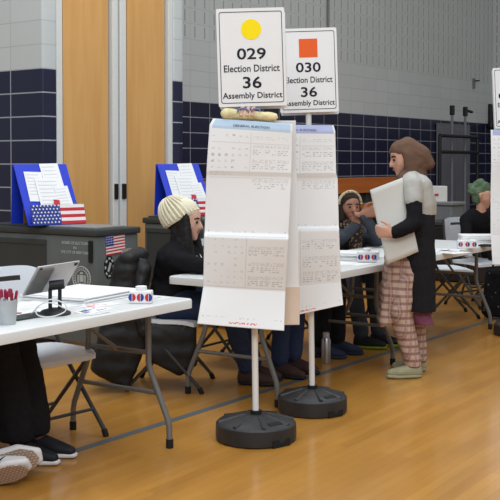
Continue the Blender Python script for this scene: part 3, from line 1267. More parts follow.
# ------------------------------------------------------------------ privacy screens on the bins (local: x along the foot, z up, panel leans to +y)
def make_screen(label):
    t = thing('privacy_screen', label, 'screen', (0, 0, 0), 0, 'blue privacy screens on the ballot bins')
    W_, H_, LN = .455, .53, .26
    lean = math.asin(LN / H_)
    pn = bpy.data.objects.new('x', None)
    R = Matrix.Rotation(-lean, 3, 'X')

    def lp(x, f, off=0):
        return R @ V3((x, -off, f * H_))
    m = MB()
    m.box(R @ V3((0, 0, H_ / 2)), (W_, .008, H_), R)
    m.build('front_panel', M['blue'], t)
    # rear leaf hinged at the top edge, nearly upright
    m = MB()
    R2 = Matrix.Rotation(.06, 3, 'X')
    zt_ = (R @ V3((0, 0, H_))).z
    m.box((0, LN + .028, zt_ / 2), (W_, .008, zt_), R2)
    m.build('rear_panel', M['blue'], t)
    m = MB()
    m.box((.02, LN * .72, .14), (W_ - .06, .006, .27)); m.build('brace_card', M['brown'], t)
    # leaflets in the front
    mats = [M['paper'], M['print1']]
    for (x, f, w_, h_, rz, off) in ((-.09, .62, .15, .26, .03, .008), (.07, .72, .16, .3, -.03, .010), (.02, .47, .22, .3, 0, .016), (.12, .38, .12, .24, -.06, .021)):
        m = MB()
        m.box((0, 0, 0), (w_, .003, h_))
        m.mi = 1
        for q in range(7):
            m.box((-.01, -.002, h_ * .4 - q * h_ * .11), (w_ * .7, .0012, h_ * .03))
        p = m.build('leaflet', mats, t)
        p.location = lp(x, f, off)
        p.rotation_euler = (-lean, rz, 0)
    m = MB(); m.box((0, 0, 0), (.05, .004, .11)); p = m.build('red_leaflet', M['red'], t); p.location = lp(.04, .27, .03); p.rotation_euler = (-lean, .1, 0)
    m = MB(); m.box((0, 0, 0), (.05, .004, .1)); p = m.build('red_leaflet', M['red'], t); p.location = lp(.19, .22, .02); p.rotation_euler = (-lean, -.1, 0)
    # pocket printed with stars and stripes
    pk = MB()
    n_ = 6
    hh = .155
    for k in range(n_):
        pk.mi = 1 if k % 2 == 1 else 0
        pk.box((W_ * .27, 0, hh - (k + .5) * hh / n_), (W_ * .46, .006, hh / n_))
    pk.mi = 2
    pk.box((-W_ * .23, 0, hh / 2), (W_ * .54, .006, hh))
    pk.mi = 0
    rn = random.Random(5)
    for r in range(6):
        for c in range(8):
            pk.box((-W_ * .47 + c * W_ * .065 + (r % 2) * .012, -.0042, .018 + r * .026), (.011, .003, .011), Matrix.Rotation(.78, 3, 'Y'))
    p = pk.build('flag_pocket', [M['flagwhite'], M['red'], M['navyblue']], t)
    p.location = (0.01, -.05, .004)
    p.rotation_euler = (-lean * .55, 0, 0)
    m = MB(); m.box((0, -.02, .004), (W_, .06, .008)); m.build('pocket_floor', M['blue'], t)
    return t


tilt = math.radians(38)
SCR = make_screen('blue privacy screen with leaflets on the nearer ballot bin')
sp = at(55.5, 7.98, .957)
SCR.location = sp; SCR.rotation_euler.z = tilt
sp2 = c2 + U * .2 + VV * .75 + V3((0, 0, .957))
dup(SCR, at(194, 9.32, .957), tilt, 'blue privacy screen above the woman in the cream beanie')

# ------------------------------------------------------------------ things on the tables
TZ = .7405
# pen cup
t = thing('pen_cup', 'clear cup of red-topped pens at the left end of the table', 'cup', row(-1.12, .17, TZ))
m = MB(); m.lathe([(.036, 0), (.045, .105), (.042, .105), (.034, .004)], n=24); m.build('cup', M['clear'], t, smooth=True)
rn = random.Random(3)
for k in range(11):
    a = k * 2.4; r0 = .006 + .0022 * k
    p = t
    pen = thing('pen', 'red-topped white pen standing in the clear cup', 'pen', row(-1.12, .17, TZ + .004), 0, 'red-topped pens in the clear cup')
    b0 = V3((r0 * math.cos(a) * .75, r0 * math.sin(a) * .75, 0)); b1 = V3((r0 * math.cos(a) * 1.5, r0 * math.sin(a) * 1.5, .098 + rn.random() * .02))
    dd = (b1 - b0).normalized()
    m = MB(); m.tube([b0, b1], .0042, 8); m.build('barrel', M['sole_w'], pen)
    m = MB(); m.tube([b1, b1 + dd * .03, b1 + dd * .036], [.0065, .0065, .003], 8); m.build('tip', M['pink_pen'], pen)
# tablet on its stand
e1 = V3((.155, .196, .01)).normalized(); e2 = V3((.087, -.076, .14)); e2 = (e2 - e1 * e2.dot(e1)).normalized(); nn = e1.cross(e2)
tp = row(-.80, .20, TZ)
tabc = at(51, 4.74, .905)
t = thing('tablet_stand', 'black stand on the foreground table holding up the tablet', 'stand', tp)
m = MB(); m.lathe([(.07, 0), (.072, .008), (.06, .02), (.02, .03)], n=28); m.build('base', M['rackbar'], t, smooth=True)
cc = tabc - tp
nb = nn if nn.y < 0 else -nn
for s in (-1, 1):
    m = MB(); m.tube([V3((s * .022, 0, .015)), V3((s * .022, .0, .11)), cc + nb * .035 + V3((s * .02, 0, -.01))], .009, 8); m.build('neck', M['rackbar'], t, smooth=True)
m = MB(); m.tube([cc + nb * .05 - V3((.035, 0, 0)), cc + nb * .04 + V3((.035, 0, 0))], .022, 14); m.build('hinge', M['rackbar'], t, smooth=True)
Rm = Matrix((e1, e2, nn)).transposed()
tb = thing('tablet', 'silver tablet seen from behind, tilted on its black stand', 'tablet', tabc)
m = MB(); m.box((0, 0, 0), (.25, .178, .009), Rm, bev=.004); m.build('shell', M['alu'], tb, smooth=True)
sgn = -1 if nb.dot(nn) > 0 else 1
m = MB(); m.box(nn * sgn * .0052, (.235, .163, .001), Rm); m.build('display', M['screen'], tb)
m = MB()
for x, y in ((-.105, -.075), (.105, -.075), (.105, .075), (-.105, .075)):
    m.box(e1 * x + e2 * y - nn * sgn * .006, (.014, .014, .005), Rm)
m.build('corner_pad', M['rackbar'], tb)
m = MB()
m.box(e1 * -.07 - nn * sgn * .008, (.09, .15, .008), Rm, bev=.003); m.build('case_flap', M['crate'], tb)


def wire(name, label, pts, r, mt):
    m = MB()
    fine = []
    for i in range(len(pts) - 1):
        p0, p1, p2, p3 = (V3(pts[max(i - 1, 0)]), V3(pts[i]), V3(pts[i + 1]), V3(pts[min(i + 2, len(pts) - 1)]))
        for k in range(6):
            f = k / 6
            fine.append(.5 * ((2 * p1) + (p2 - p0) * f + (2 * p0 - 5 * p1 + 4 * p2 - p3) * f * f + (3 * p1 - p0 - 3 * p2 + p3) * f ** 3))
    fine.append(V3(pts[-1]))
    m.tube(fine, r, 6)
    return tag(m.build(name, mt, smooth=True), label, 'cable')


wire('charging_cable', 'white cable looping round the tablet stand on the table', [tp + V3(p) for p in ((-.10, -.06, .004), (-.085, -.085, .02), (-.05, -.09, .055), (.0, -.09, .08), (.06, -.09, .06), (.06, -.09, .025), (0, -.1, .004), (-.06, -.1, .012), (-.06, -.095, .05), (.0, -.09, .065), (.08, -.08, .03), (.16, -.05, .004), (.24, .05, .004))], .003, M['sole_w'])


def sheet(name, label, loc, wd, ht, rz, mt, th=.0015, cat='paper', marks=None, group=None):
    m = MB()
    m.box((0, 0, th / 2), (wd, ht, th))
    if marks:
        m.mi = 1
        rn = random.Random(int(wd * 1000))
        for k in range(marks[0]):
            m.box(((rn.random() - .5) * wd * .7, (rn.random() - .5) * ht * .7, th + .0003), (wd * (.1 + .2 * rn.random()), ht * .06, .0005))
    o = m.build(name, [mt] + ([marks[1]] if marks else []))
    o.location = loc
    o.rotation_euler.z = rz
    return tag(o, label, cat, group)


# stack of long ballots at the end of the first table
sp_ = row(-.29, .51, TZ)
t = thing('ballot_stack', 'thick stack of long white ballots beside the sticker box', 'paper stack', sp_, ROT + .08)
for k in range(5):
    m = MB()
    m.box((((k * 37) % 5 - 2) * .004, ((k * 23) % 5 - 2) * .004, .0035 + k * .0068), (.46, .40, .0062), Matrix.Rotation(((k * 13) % 7 - 3) * .006, 3, 'Z'), bev=.0015, seg=1)
    m.build('ballot_bundle', M['paper'], t)
sheet('ballot_sheet', 'large white sheet under the tablet stand on the foreground table', row(-.72, .46, TZ), .44, .3, ROT, M['paper'], marks=(8, M['print1']))
sheet('leaflet', 'blue and white printed leaflet in front of the tablet stand', row(-.62, .14, TZ), .2, .11, ROT + .15, M['paper'], marks=(16, M['navyblue']))
sheet('leaflet', 'red and white printed leaflet lying nearer the sticker box', row(-.46, .24, TZ), .2, .1, ROT - .1, M['paper'], marks=(10, M['red_i']))
sheet('leaflet', 'grey printed sheet at the front corner of the foreground table', row(-.13, .2, TZ), .22, .18, ROT, M['print1'], marks=(8, M['print2']))
sheet('dark_tray', 'dark flat tray in front of the tablet stand', row(-.93, .24, TZ), .22, .10, ROT, M['bin_d'], .008, 'tray')
for k, (u, v, l) in enumerate(((-1.02, .36, 'small crimson sticker nearest the pen cup'), (-.88, .36, 'small crimson sticker nearer the tablet stand'))):
    m = MB(); m.lathe([(.022, 0), (.022, .003)], n=20)
    o = m.build('sticker', M['pink_pen']); o.location = row(u, v, TZ + .0); tag(o, l, 'sticker', 'crimson stickers on the foreground table')


def sticker_box(label, loc, rz, w_=.11, h_=.062):
    t = thing('sticker_box', label, 'box', loc, rz, 'sticker boxes on the tables')
    m = MB(); m.box((0, 0, h_ / 2), (w_, .065, h_), bev=.006); m.build('carton', M['board'], t)
    m = MB(); m.lathe([(.028, h_ - .01), (.028, h_ + .02), (.024, h_ + .022)], c=(0, .0, 0), n=24); m.build('sticker_roll', M['board'], t, smooth=True)
    for k in range(3):
        x = -w_ * .37 + k * w_ * .37
        for s in (-1, 1):
            m = MB()
            m.prism([(.0015 * s, -.017)] + [(s * (.0015 + .0165 * math.cos(a)), .019 * math.sin(a)) for a in [(-.5 + i / 10) * math.pi for i in range(11)]] + [(.0015 * s, .017)], .0015, UP)
            m.build('half_disc', M['red'] if (s < 0) ^ (k == 0) else M['navyblue'], t, loc=(x, -.0325, h_ * .5))
    return t


sticker_box('white box with red and blue discs near the corner of the foreground table', at(141, 5.11, TZ), -.05)
sticker_box('white box with red and blue discs beside the standing woman', at(367, 7.22, TZ), 0, .125, .075)
sticker_box('white box with red and blue discs on the table at right', at(467, 8.38, TZ), .02, .15, .07)
# second table
t = thing('paper_stack', 'pile of folded white ballots on the table beside the standing woman', 'paper stack', at(352, 7.42, TZ), ROT + .3)
for k in range(5):
    m = MB(); m.box((.006 * (k % 3), 0, .006 + k * .011), (.24, .36, .010), Matrix.Rotation(.03 * (k % 3 - 1), 3, 'Z'), bev=.003, seg=1)
    m.build('ballot_bundle', M['paper'], t)
sheet('leaflet', 'white sheet lying on the second table in front of the seated woman', at(348, 7.1, TZ), .2, .28, ROT, M['paper'], marks=(6, M['print1']))
# third table
t = thing('paper_stack', 'stack of white ballots in front of the green-haired person', 'paper stack', at(478, 8.95, TZ), ROT + .5)
for k in range(6):
    m = MB(); m.box((.005 * (k % 3), 0, .006 + k * .012), (.26, .3, .011), Matrix.Rotation(.03 * (k % 3 - 1), 3, 'Z'), bev=.003, seg=1)
    m.build('ballot_bundle', M['paper'], t)
sheet('dark_tray', 'small black tray at the right end of the table', at(487, 8.62, TZ), .12, .1, ROT, M['cap'], .012, 'tray')
sheet('ballot_sheet', 'white sheet on the far table nearest the standing woman', at(441, 8.2, TZ), .22, .3, ROT + .2, M['paper'], .004, marks=(6, M['print2']))
sheet('ballot_sheet', 'white sheet on the far table left of its sticker box', at(450, 8.0, TZ), .2, .26, ROT - .3, M['paper'], .004, marks=(5, M['print1']))
# bottle on the floor
t = thing('water_bottle', 'slim steel water bottle standing on the floor under the second table', 'bottle', at(326.5, 7.4, 0))
m = MB(); m.lathe([(.03, 0), (.033, .005), (.033, .165), (.022, .185)], n=24); m.build('bottle_body', M['steel'], t, smooth=True)
m = MB(); m.lathe([(.024, .183), (.024, .215), (.018, .222)], n=20); m.build('bottle_cap', M['alu'], t, smooth=True)


# ------------------------------------------------------------------ people
def fr(f):
    f = V3(f).normalized()
    r = f.cross(V3((0, 0, 1))).normalized()
    u = r.cross(f)
    return f, r, u


def head_prims(c, f, s=1.0, roll=0):
    f, r, u = fr(f)
    P = lambda a, b, d: c + (r * a + f * b + u * d) * s
    R = lambda x: x * s
    out = [hull([(P(0, -.03, .03), R(.078)), (P(0, .022, .036), R(.07)), (P(0, -.02, -.01), R(.068)), (P(0, .045, -.075), R(.034)), (P(0, .066, -.095), R(.02)), (P(.03, .045, -.02), R(.036)), (P(-.03, .045, -.02), R(.036))])]
    out.append(hull([(P(0, .088, .012), R(.008)), (P(0, .106, -.024), R(.012)), (P(.012, .088, -.028), R(.009)), (P(-.012, .088, -.028), R(.009))]))
    out.append(hull([(P(.02, .072, -.056), R(.007)), (P(0, .085, -.056), R(.010)), (P(-.02, .072, -.056), R(.007))]))
    for k in (-1, 1):
        out.append(hull([(P(.076 * k, -.01, .02), R(.012)), (P(.078 * k, -.008, -.02), R(.010)), (P(.083 * k, -.022, .012), R(.010))]))
    return out


def face_bits(t, body, c, f, s=1.0, brow='hair'):
    f, r, u = fr(f)
    off = V3(t.location)
    for k in (-1, 1):
        m = MB(); m.add(ico(.0105 * s), Matrix.Translation(c + (r * .031 * k + f * .079 + u * .008) * s - off)); m.build('eye', M['eye'], t, smooth=True)
        m = MB(); m.tube([c + (r * .015 * k + f * .087 + u * .03) * s - off, c + (r * .033 * k + f * .082 + u * .034) * s - off, c + (r * .05 * k + f * .068 + u * .027) * s - off], .005 * s, 6); m.build('eyebrow', M[brow], t)
    m = MB(); m.tube([c + (r * -.02 + f * .079 - u * .055) * s - off, c + (f * .094 - u * .054) * s - off, c + (r * .02 + f * .079 - u * .055) * s - off], [.004, .007, .004], 6); m.build('lips', M['lip'], t, smooth=True)


def hand_prims(w, d, side, curl=.5, s=1.0, point=False):
    """w wrist, d hand direction, side = direction from little finger to thumb; fingers curl to n"""
    d = V3(d).normalized()
    sd = V3(side); sd = (sd - d * sd.dot(d)).normalized()
    n = d.cross(sd).normalized()
    out = [hull([(w, .024 * s), (w + d * .03 * s + sd * .022 * s, .016 * s), (w + d * .03 * s - sd * .022 * s, .015 * s), (w + d * .085 * s + sd * .03 * s, .012 * s), (w + d * .08 * s - sd * .03 * s, .011 * s)])]
    for i, (o, L) in enumerate(((.03, .072), (.011, .08), (-.01, .074), (-.029, .058))):
        cu = curl if not (point and i == 0) else .05
        p = w + d * (.083 - .004 * i) * s + sd * o * s
        pts = [(p, .0098 * s)]
        ang = 0
        for k, fl in enumerate((.45, .32, .23)):
            ang += cu * (1.0 if k else .8)
            p = p + (d * math.cos(ang) + n * math.sin(ang)) * L * fl * s
            pts.append((p, (.0092 - .0008 * k) * s))
        out += chain(pts)
    p = w + d * .025 * s + sd * .028 * s
    q = p + (d * .55 + sd * .75 + n * .2).normalized() * .036 * s
    q2 = q + (d * .85 + sd * .25 + n * (.25 + curl * .4)).normalized() * .03 * s
    q3 = q2 + (d * .9 + n * (.3 + curl * .5)).normalized() * .024 * s
    out += chain([(p, .0135 * s), (q, .0115 * s), (q2, .0105 * s), (q3, .0085 * s)])
    return out


def shoe(t, heel, d, up, mt, sole, L=.27, sole2=None, name='shoe', h=.075):
    """heel point on the sole, d forward, up the upper's direction"""
    d = V3(d).normalized(); up = V3(up); up = (up - d * up.dot(d)).normalized(); r = d.cross(up)
    P = lambda a, b, c: heel + d * a * L + r * b + up * c
    pr = [hull([(P(.1, 0, .04), .034), (P(.12, 0, h), .034), (P(.32, 0, h * .95), .034), (P(.62, .012, .042), .032), (P(.62, -.012, .042), .032), (P(.86, .004, .036), .026)])]
    sh = blob(name, pr, mt, t, voxel=.007, smooth=3)
    pr = [hull([(P(.1, 0, .014), (.034, .034, .012) if abs(up.z) > .9 else .014), (P(.1, .022, .014), .012), (P(.1, -.022, .014), .012), (P(.66, .034, .014), .012), (P(.66, -.034, .014), .012), (P(.93, .012, .016), .012), (P(.93, -.012, .016), .012)])]
    so = blob('sole', pr, sole, sh, voxel=.006, smooth=2)
    return sh, so


def person(label, J, skin, top, trousers, face, s=1.0, brow='hair', loc=None, hands=(None, None), shoes=None, extra=None, torso_r=1.0, legs_r=1.0, topname='jacket', sleeve_end=1.0, bust=0):
    """J: joints in world space. Body one continuous surface, clothes as parts"""
    t = thing('person', label, 'person', loc if loc is not None else (J['pel'].x, J['pel'].y, 0))
    g = lambda k: V3(J[k])
    pel, wst, chs, nck, hd = g('pel'), g('wst'), g('chs'), g('nck'), g('hd')
    B = head_prims(hd, face, s)
    fx, rx, ux = fr(face)
    B += chain([(nck - V3((0, 0, .03)), .055), (hd - V3((0, 0, .06)) - fx * .02, .048)])
    B.append(hull([(pel + (g('hipL') - pel) * .8, .09), (pel + (g('hipR') - pel) * .8, .09), (wst, .1)]))
    sl, sr = g('shL'), g('shR')
    B.append(hull([(wst, .1), (chs + (sl - chs) * .45, .085), (chs + (sr - chs) * .45, .085), (nck - V3((0, 0, .04)), .05)]))
    B.append(hull([(sl, .045), (sr, .045), (nck - V3((0, 0, .02)), .05)]))
    for k, hd_ in (('L', hands[0]), ('R', hands[1])):
        B += chain([(g('sh' + k), .048), (g('el' + k), .038), (g('wr' + k), .025)])
        if hd_:
            B += hand_prims(g('wr' + k), *hd_)
        B += chain([(g('hip' + k), .085), (g('kn' + k), .055), (g('an' + k), .038)])
        an = g('an' + k); td = V3(J['toe' + k])
        B += [hull([(an + V3((0, 0, -.03)), .03), (an + td * .04 + V3((0, 0, -.05)), .024), (an + td * .11 + V3((0, 0, -.062)), .018)])]
    body = blob('body', B, skin, t, voxel=.0075, smooth=2)
    face_bits(t, body, hd, face, s, brow)
    if trousers:
        T = [hull([(pel + (g('hipL') - pel), .115), (pel + (g('hipR') - pel), .115), (wst, .115)])]
        for k in 'LR':
            a, b, c = g('hip' + k), g('kn' + k), g('an' + k)
            T += chain([(a, .105 * legs_r), (b, .078 * legs_r), (c + V3((0, 0, .02)), .06 * legs_r)])
        blob('trousers', T, trousers, t, voxel=.012, smooth=3, disp=.02)
    if top:
        A = [hull([(pel + (g('hipL') - pel) * .9 + V3((0, 0, .04)), .12), (pel + (g('hipR') - pel) * .9 + V3((0, 0, .04)), .12), (wst, .125 * torso_r)]),
             hull([(wst, .125 * torso_r), (chs + (sl - chs) * .5, .11 * torso_r), (chs + (sr - chs) * .5, .11 * torso_r), (nck - V3((0, 0, .06)), .06)]),
             hull([(sl, .065), (sr, .065), (nck - V3((0, 0, .03)), .066)])]
        for k in 'LR':
            e, w_ = g('el' + k), g('wr' + k)
            A += chain([(g('sh' + k), .068), (e, .056), (e + (w_ - e) * .93, .042)])
        blob(topname, A, top, t, voxel=.011, smooth=3, disp=.022, dsize=.09)
    if shoes:
        for k, (mt, so) in zip('LR', shoes):
            an = g('an' + k); td = V3(J['toe' + k]).normalized()
            h0 = V3((an.x, an.y, 0)) - td * .06
            shoe(t, h0, td, (0, 0, 1), mt, so, .27)
    return t, body


def seated(hip, fdir, head, kneeL=None, kneeR=None, ankL=None, ankR=None, lean=0.1, shz=None, elL=None, elR=None, wrL=None, wrR=None, toe=None):
    f = V3((fdir[0], fdir[1], 0)).normalized()
    r = f.cross(V3((0, 0, 1)))
    hip = V3(hip)
    head = V3(head)
    nck = V3((head.x, head.y, head.z - .16)) - f * .035
    J = {'pel': hip, 'hd': head, 'nck': nck}
    J['wst'] = hip.lerp(nck, .38) - f * .01
    J['chs'] = hip.lerp(nck, .74)
    for k, s in (('L', -1), ('R', 1)):
        J['hip' + k] = hip + r * .09 * s
        J['kn' + k] = V3((kneeL, kneeR)[s > 0]) if (kneeL, kneeR)[s > 0] is not None else hip + r * .11 * s + f * .42 + V3((0, 0, .02))
        J['an' + k] = V3((ankL, ankR)[s > 0]) if (ankL, ankR)[s > 0] is not None else V3((*(J['kn' + k] - f * .02).xy, .09))
        J['toe' + k] = V3(toe) if toe is not None else f
        sh = nck + r * .165 * s - V3((0, 0, .075))
        J['sh' + k] = sh
        e = (elL, elR)[s > 0]; wv = (wrL, wrR)[s > 0]
        J['el' + k] = V3(e) if e is not None else sh + V3((0, 0, -.24)) + f * .12 + r * .04 * s
        J['wr' + k] = V3(wv) if wv is not None else J['el' + k] + f * .2 - r * .06 * s + V3((0, 0, .03))
    return J


def hair_cap(t, c, f, mt, s=1.0, long=0, name='hair', extra=()):
    f, r, u = fr(f)
    P = lambda a, b, d: c + (r * a + f * b + u * d) * s
    pr = [hull([(P(0, -.035, .038), .088 * s), (P(0, .0, .055), .078 * s), (P(0, -.05, -.03), .07 * s)])]
    if long:
        pr += [hull([(P(.05, -.05, 0), .04), (P(-.05, -.05, 0), .04), (P(.06, -.06, -long), .035), (P(-.06, -.06, -long), .035)]),
               hull([(P(.075, -.01, .02), .022), (P(.08, .0, -long), .03)]), hull([(P(-.075, -.01, .02), .022), (P(-.08, .0, -long), .03)])]
    pr += list(extra)
    return blob(name, pr, mt, t, voxel=.008, smooth=3, disp=.012, dsize=.03)


# --- woman in the cream beanie
f2 = V3((.93, -.28, 0))
hd2 = at(186.5, 6.66, 1.055)
J = seated((-.50, 6.70, .535), f2, hd2, kneeL=(-.08, 6.66, .52), kneeR=(-.12, 6.48, .52), ankL=(.02, 6.83, .1), ankR=(-.02, 6.68, .1),
           elL=(-.22, 6.80, .72), elR=(-.30, 6.44, .79), wrL=(-.02, 6.66, .79), wrR=(-.06, 6.38, .80))
p, body = person('person in a cream beanie and black top seated behind the second table', J, M['skin3'], M['blackcloth2'], M['jeans'], f2 + V3((0, 0, -.12)),
                 hands=((f2, (0, 0, 1), .35), (f2, (0, 0, 1), .35)), shoes=((M['shoe_b'], M['shoe_k']), (M['shoe_b'], M['shoe_k'])), topname='sweater', torso_r=1.2)
hx, hy, hz = fr(f2)
hq = lambda a, b, d: hd2 + hy * a + hx * b + hz * d
hair_cap(p, hd2, f2, M['hair'], 1.0, .26, extra=[hull([(hq(k * .07, .02, .03), .026), (hq(k * .078, .035, -.08), .03), (hq(k * .08, .05, -.24), .036), (hq(k * .08, -.04, -.26), .05)]) for k in (-1, 1)])
hf, hr, hu = fr(f2 + V3((0, 0, .55)))
Q = lambda a, b, d: hd2 + hr * a + hf * b + hu * d
pr = [hull([(Q(0, -.035, .045), .106), (Q(0, .02, .06), .092), (Q(0, -.05, .135), .066), (Q(0, -.045, -.02), .1)], 3)]
bn = blob('beanie', pr, M['beanie'], p, voxel=.006, smooth=3, cuts=[(Q(0, 0, .018), -hu)])
# knit ribs
m = MB()
for k in range(26):
    a = k * math.tau / 26
    pts = []
    for q in range(7):
        e = q / 6 * 1.35
        base = Q(0, -.018, .03)
        d = hr * math.cos(a) * math.cos(e) * .108 + hf * math.sin(a) * math.cos(e) * .125 + hu * math.sin(e) * .172
        pts.append(base + d - hf * math.sin(e) * .03 - V3(p.location))
    m.tube(pts, [.008, .009, .009, .008, .007, .005, .003], 6)
m.build('knit_rib', M['beanie'], bn, smooth=True)
off = V3(p.location)
m = MB(); n0 = J['nck'] - off
m.tube([n0 + V3((.06, -.06, -.0)), n0 + V3((.13, -.07, -.1)), n0 + V3((.15, -.075, -.2))], .004, 6)
m.tube([n0 + V3((.08, .03, -.0)), n0 + V3((.15, -.03, -.1)), n0 + V3((.155, -.07, -.2))], .004, 6)
lan = m.build('lanyard', M['sole_w'], p)
m = MB(); m.box(n0 + V3((.155, -.08, -.225)), (.045, .006, .06)); m.build('badge', M['head_b'], lan)

# --- coat on her chair
t = thing('puffer_coat', 'black quilted coat draped over the back of the beanie wearer\'s chair', 'coat', (-.78, 6.66, 0))
pr = []
for k in range(12):
    f_ = k / 11
    z = .83 - f_ * .60
    cx = -.755 - .12 * f_ ** 1.2
    wx = .07 + .05 * f_
    pr.append(hull([((cx, 6.66 - .2 - .03 * f_, z), (wx, .06, .05)), ((cx + .02, 6.66 + .2, z), (wx, .06, .05))]))
pr.append(hull([((-.80, 6.46, .80), .05), ((-.93, 6.42, .17), .06), ((-.78, 6.44, .065), .04), ((-.69, 6.46, .3), .05), ((-.70, 6.46, .5), .06)]))
blob('coat_body', pr, M['puffer'], t, voxel=.012, smooth=7, disp=.014, dsize=.07)
pr = [hull([((-.66, 6.46, .40), .035), ((-.36, 6.47, .41), .03), ((-.60, 6.45, .22), .035), ((-.36, 6.46, .18), .03), ((-.44, 6.46, .13), .03)])]
blob('coat_tail', pr, M['puffer'], t, voxel=.012, smooth=4, disp=.012, dsize=.06)
pr = [hull([((-.68, 6.50, .78), .06), ((-.69, 6.44, .6), .055)]), hull([((-.69, 6.44, .6), .055), ((-.66, 6.42, .4), .05)])]
blob('sleeve', pr, M['puffer'], t, voxel=.012, smooth=4, disp=.04, dsize=.08)

# --- sitter with dark jeans behind the posters
f7 = V3((.834, -.552, 0))
J = seated((-.10, 7.42, .53), f7, (.02, 7.36, 1.11), kneeL=(.32, 7.22, .52), kneeR=(.22, 7.05, .52), ankL=(.30, 7.08, .1), ankR=(.20, 6.92, .1))
p, body = person('person in dark jeans and brown shoes seated behind the ballot posters', J, M['skin3'], M['charcoal'], M['jeans'], f7, hands=((f7, (0, 0, 1), .4), (f7, (0, 0, 1), .4)), shoes=((M['shoe_b'], M['shoe_k']), (M['shoe_b'], M['shoe_k'])))
hair_cap(p, J['hd'], f7, M['hair'])
# --- sitter with black trousers, blue shoes
h8 = row(2.63, 1.12)
J = seated((h8.x, h8.y, .53), f7, (h8.x + .08, h8.y - .06, 1.12), kneeL=(.66, 7.9, .52), kneeR=(.56, 7.74, .52), ankL=(.66, 7.78, .1), ankR=(.52, 7.62, .1), toe=(.9, -.4, 0))
p, body = person('person in black trousers and blue shoes seated behind poster 030', J, M['skin2'], M['charcoal'], M['blackcloth'], f7, hands=((f7, (0, 0, 1), .4), (f7, (0, 0, 1), .4)), shoes=((M['shoe_n'], M['shoe_n']), (M['shoe_n'], M['shoe_n'])))
hair_cap(p, J['hd'], f7, M['hair'])

# --- woman in patterned headscarf
f3 = V3((.28, -1, 0))
hd3 = at(350, 8.62, 1.06)
J = seated((.84, 8.86, .52), f3, hd3, kneeL=(1.0, 8.42, .52), kneeR=(.82, 8.40, .52), ankL=(1.0, 8.10, .1), ankR=(.86, 8.0, .1), toe=(.95, -.3, 0),
           elL=(1.06, 8.5, .80), elR=(.72, 8.42, .80), wrL=at(362, 8.34, 1.02), wrR=at(357, 8.40, .93))
p, body = person('person in a patterned headscarf and dark jacket seated at the table, hand at chin', J, M['skin2'], M['charcoal'], M['charcoal'], f3,
                 hands=(((.9, -.1, .25), (0, 0, 1), .35, 1.1, True), ((.1, -.25, 1), (-1, 0, 0), 1.0, 1.05)), shoes=((M['shoe_k'], M['sole_g']), (M['shoe_k'], M['sole_g'])), s=1.0)
ff, rr_, uu = fr(f3)
P = lambda a, b, d: hd3 + rr_ * a + ff * b + uu * d
pr = [hull([(P(0, -.035, .04), .095), (P(0, .0, .052), .082), (P(0, -.055, -.05), .085)]),
      hull([(P(.075, -.01, .02), .024), (P(.07, .0, -.10), .035), (P(.05, -.05, -.12), .06)]), hull([(P(-.075, -.01, .02), .024), (P(-.07, .0, -.10), .035), (P(-.05, -.05, -.12), .06)])]
hs = blob('headscarf', pr, M['capcloth'], p, voxel=.008, smooth=3, disp=.012, dsize=.04)
pr = [hull([(P(0, .04, -.15), .055), (P(.06, -.02, -.14), .05), (P(-.06, -.02, -.14), .05), (P(0, -.06, -.12), .06)]),
      hull([(P(-.05, .06, -.17), .045), (P(-.02, .11, -.4), .045)]), hull([(P(.03, .06, -.17), .04), (P(.0, .11, -.36), .045)])]
blob('neck_scarf', pr, M['scarf'], p, voxel=.008, smooth=3, disp=.012, dsize=.04)
m = MB()
o3 = V3(p.location)
m.tube([P(.098 * math.cos(a / 12 * math.pi), .03 - .03 * abs(math.cos(a / 12 * math.pi)), .03 + .105 * math.sin(a / 12 * math.pi)) - o3 for a in range(13)], .013, 8)
m.build('headband', M['band'], hs, smooth=True)

# --- green-haired person
f4 = V3((.95, -.35, 0))
hd4 = at(483, 10.4, 1.10)
J = seated((2.52, 10.95, .53), (.2, -1, 0), hd4)
p, body = person('person with green hair and black top seated at the far right', J, M['skin'], M['blackcloth2'], M['blackcloth'], f4 + V3((0, 0, -.25)), hands=((f7, (0, 0, 1), .4), (f7, (0, 0, 1), .4)), shoes=((M['shoe_k'], M['sole_w']), (M['shoe_k'], M['sole_w'])), topname='sweater', torso_r=1.15)
q4 = fr(f4)
Pg = lambda a, b, d: hd4 + q4[1] * a + q4[0] * b + q4[2] * d
ex = [hull([(Pg(.0, -.05, .1), .06), (Pg(.02, -.02, .14), .04)]), hull([(Pg(.03, -.1, .05), .05), (Pg(.03, -.12, .1), .03)]), hull([(Pg(.03, .03, .1), .045), (Pg(.02, .05, .06), .04)])]
hair_cap(p, hd4, f4, M['ghair'], .95, extra=ex)

# --- sitter in wide black trousers at the left edge
hip5 = row(-.98, 1.12)
J = seated((hip5.x, hip5.y, .53), f7, (hip5.x + .02, hip5.y - .02, 1.14), kneeL=at(16, 5.12, .54), kneeR=at(0, 4.94, .54), ankL=at(38, 5.06, .1), ankR=at(20, 4.94, .1), toe=(.95, -.3, 0))
p, body = person('person in wide black trousers and dark shoes seated at the left edge', J, M['skin2'], M['blackcloth2'], None, f7, hands=((f7, (0, 0, 1), .4), (f7, (0, 0, 1), .4)), shoes=((M['shoe_k'], M['sole_w']), (M['shoe_k'], M['sole_w'])))
hair_cap(p, J['hd'], f7, M['hair'])
T = [hull([(J['hipL'], .12), (J['hipR'], .12), (J['wst'], .115)])]
for k in 'LR':
    T += [hull([(J['hip' + k], .11), (J['kn' + k], .09)]), hull([(J['kn' + k], .09), (J['an' + k] + V3((-.03, 0, .12)), (.085, .085, .03)), (J['an' + k] + V3((-.03, 0, .02)), (.09, .09, .03))])]
blob('trousers', T, M['blackcloth'], p, voxel=.012, smooth=3, disp=.02, cuts=[(V3((0, 0, .078)), V3((0, 0, -1)))])

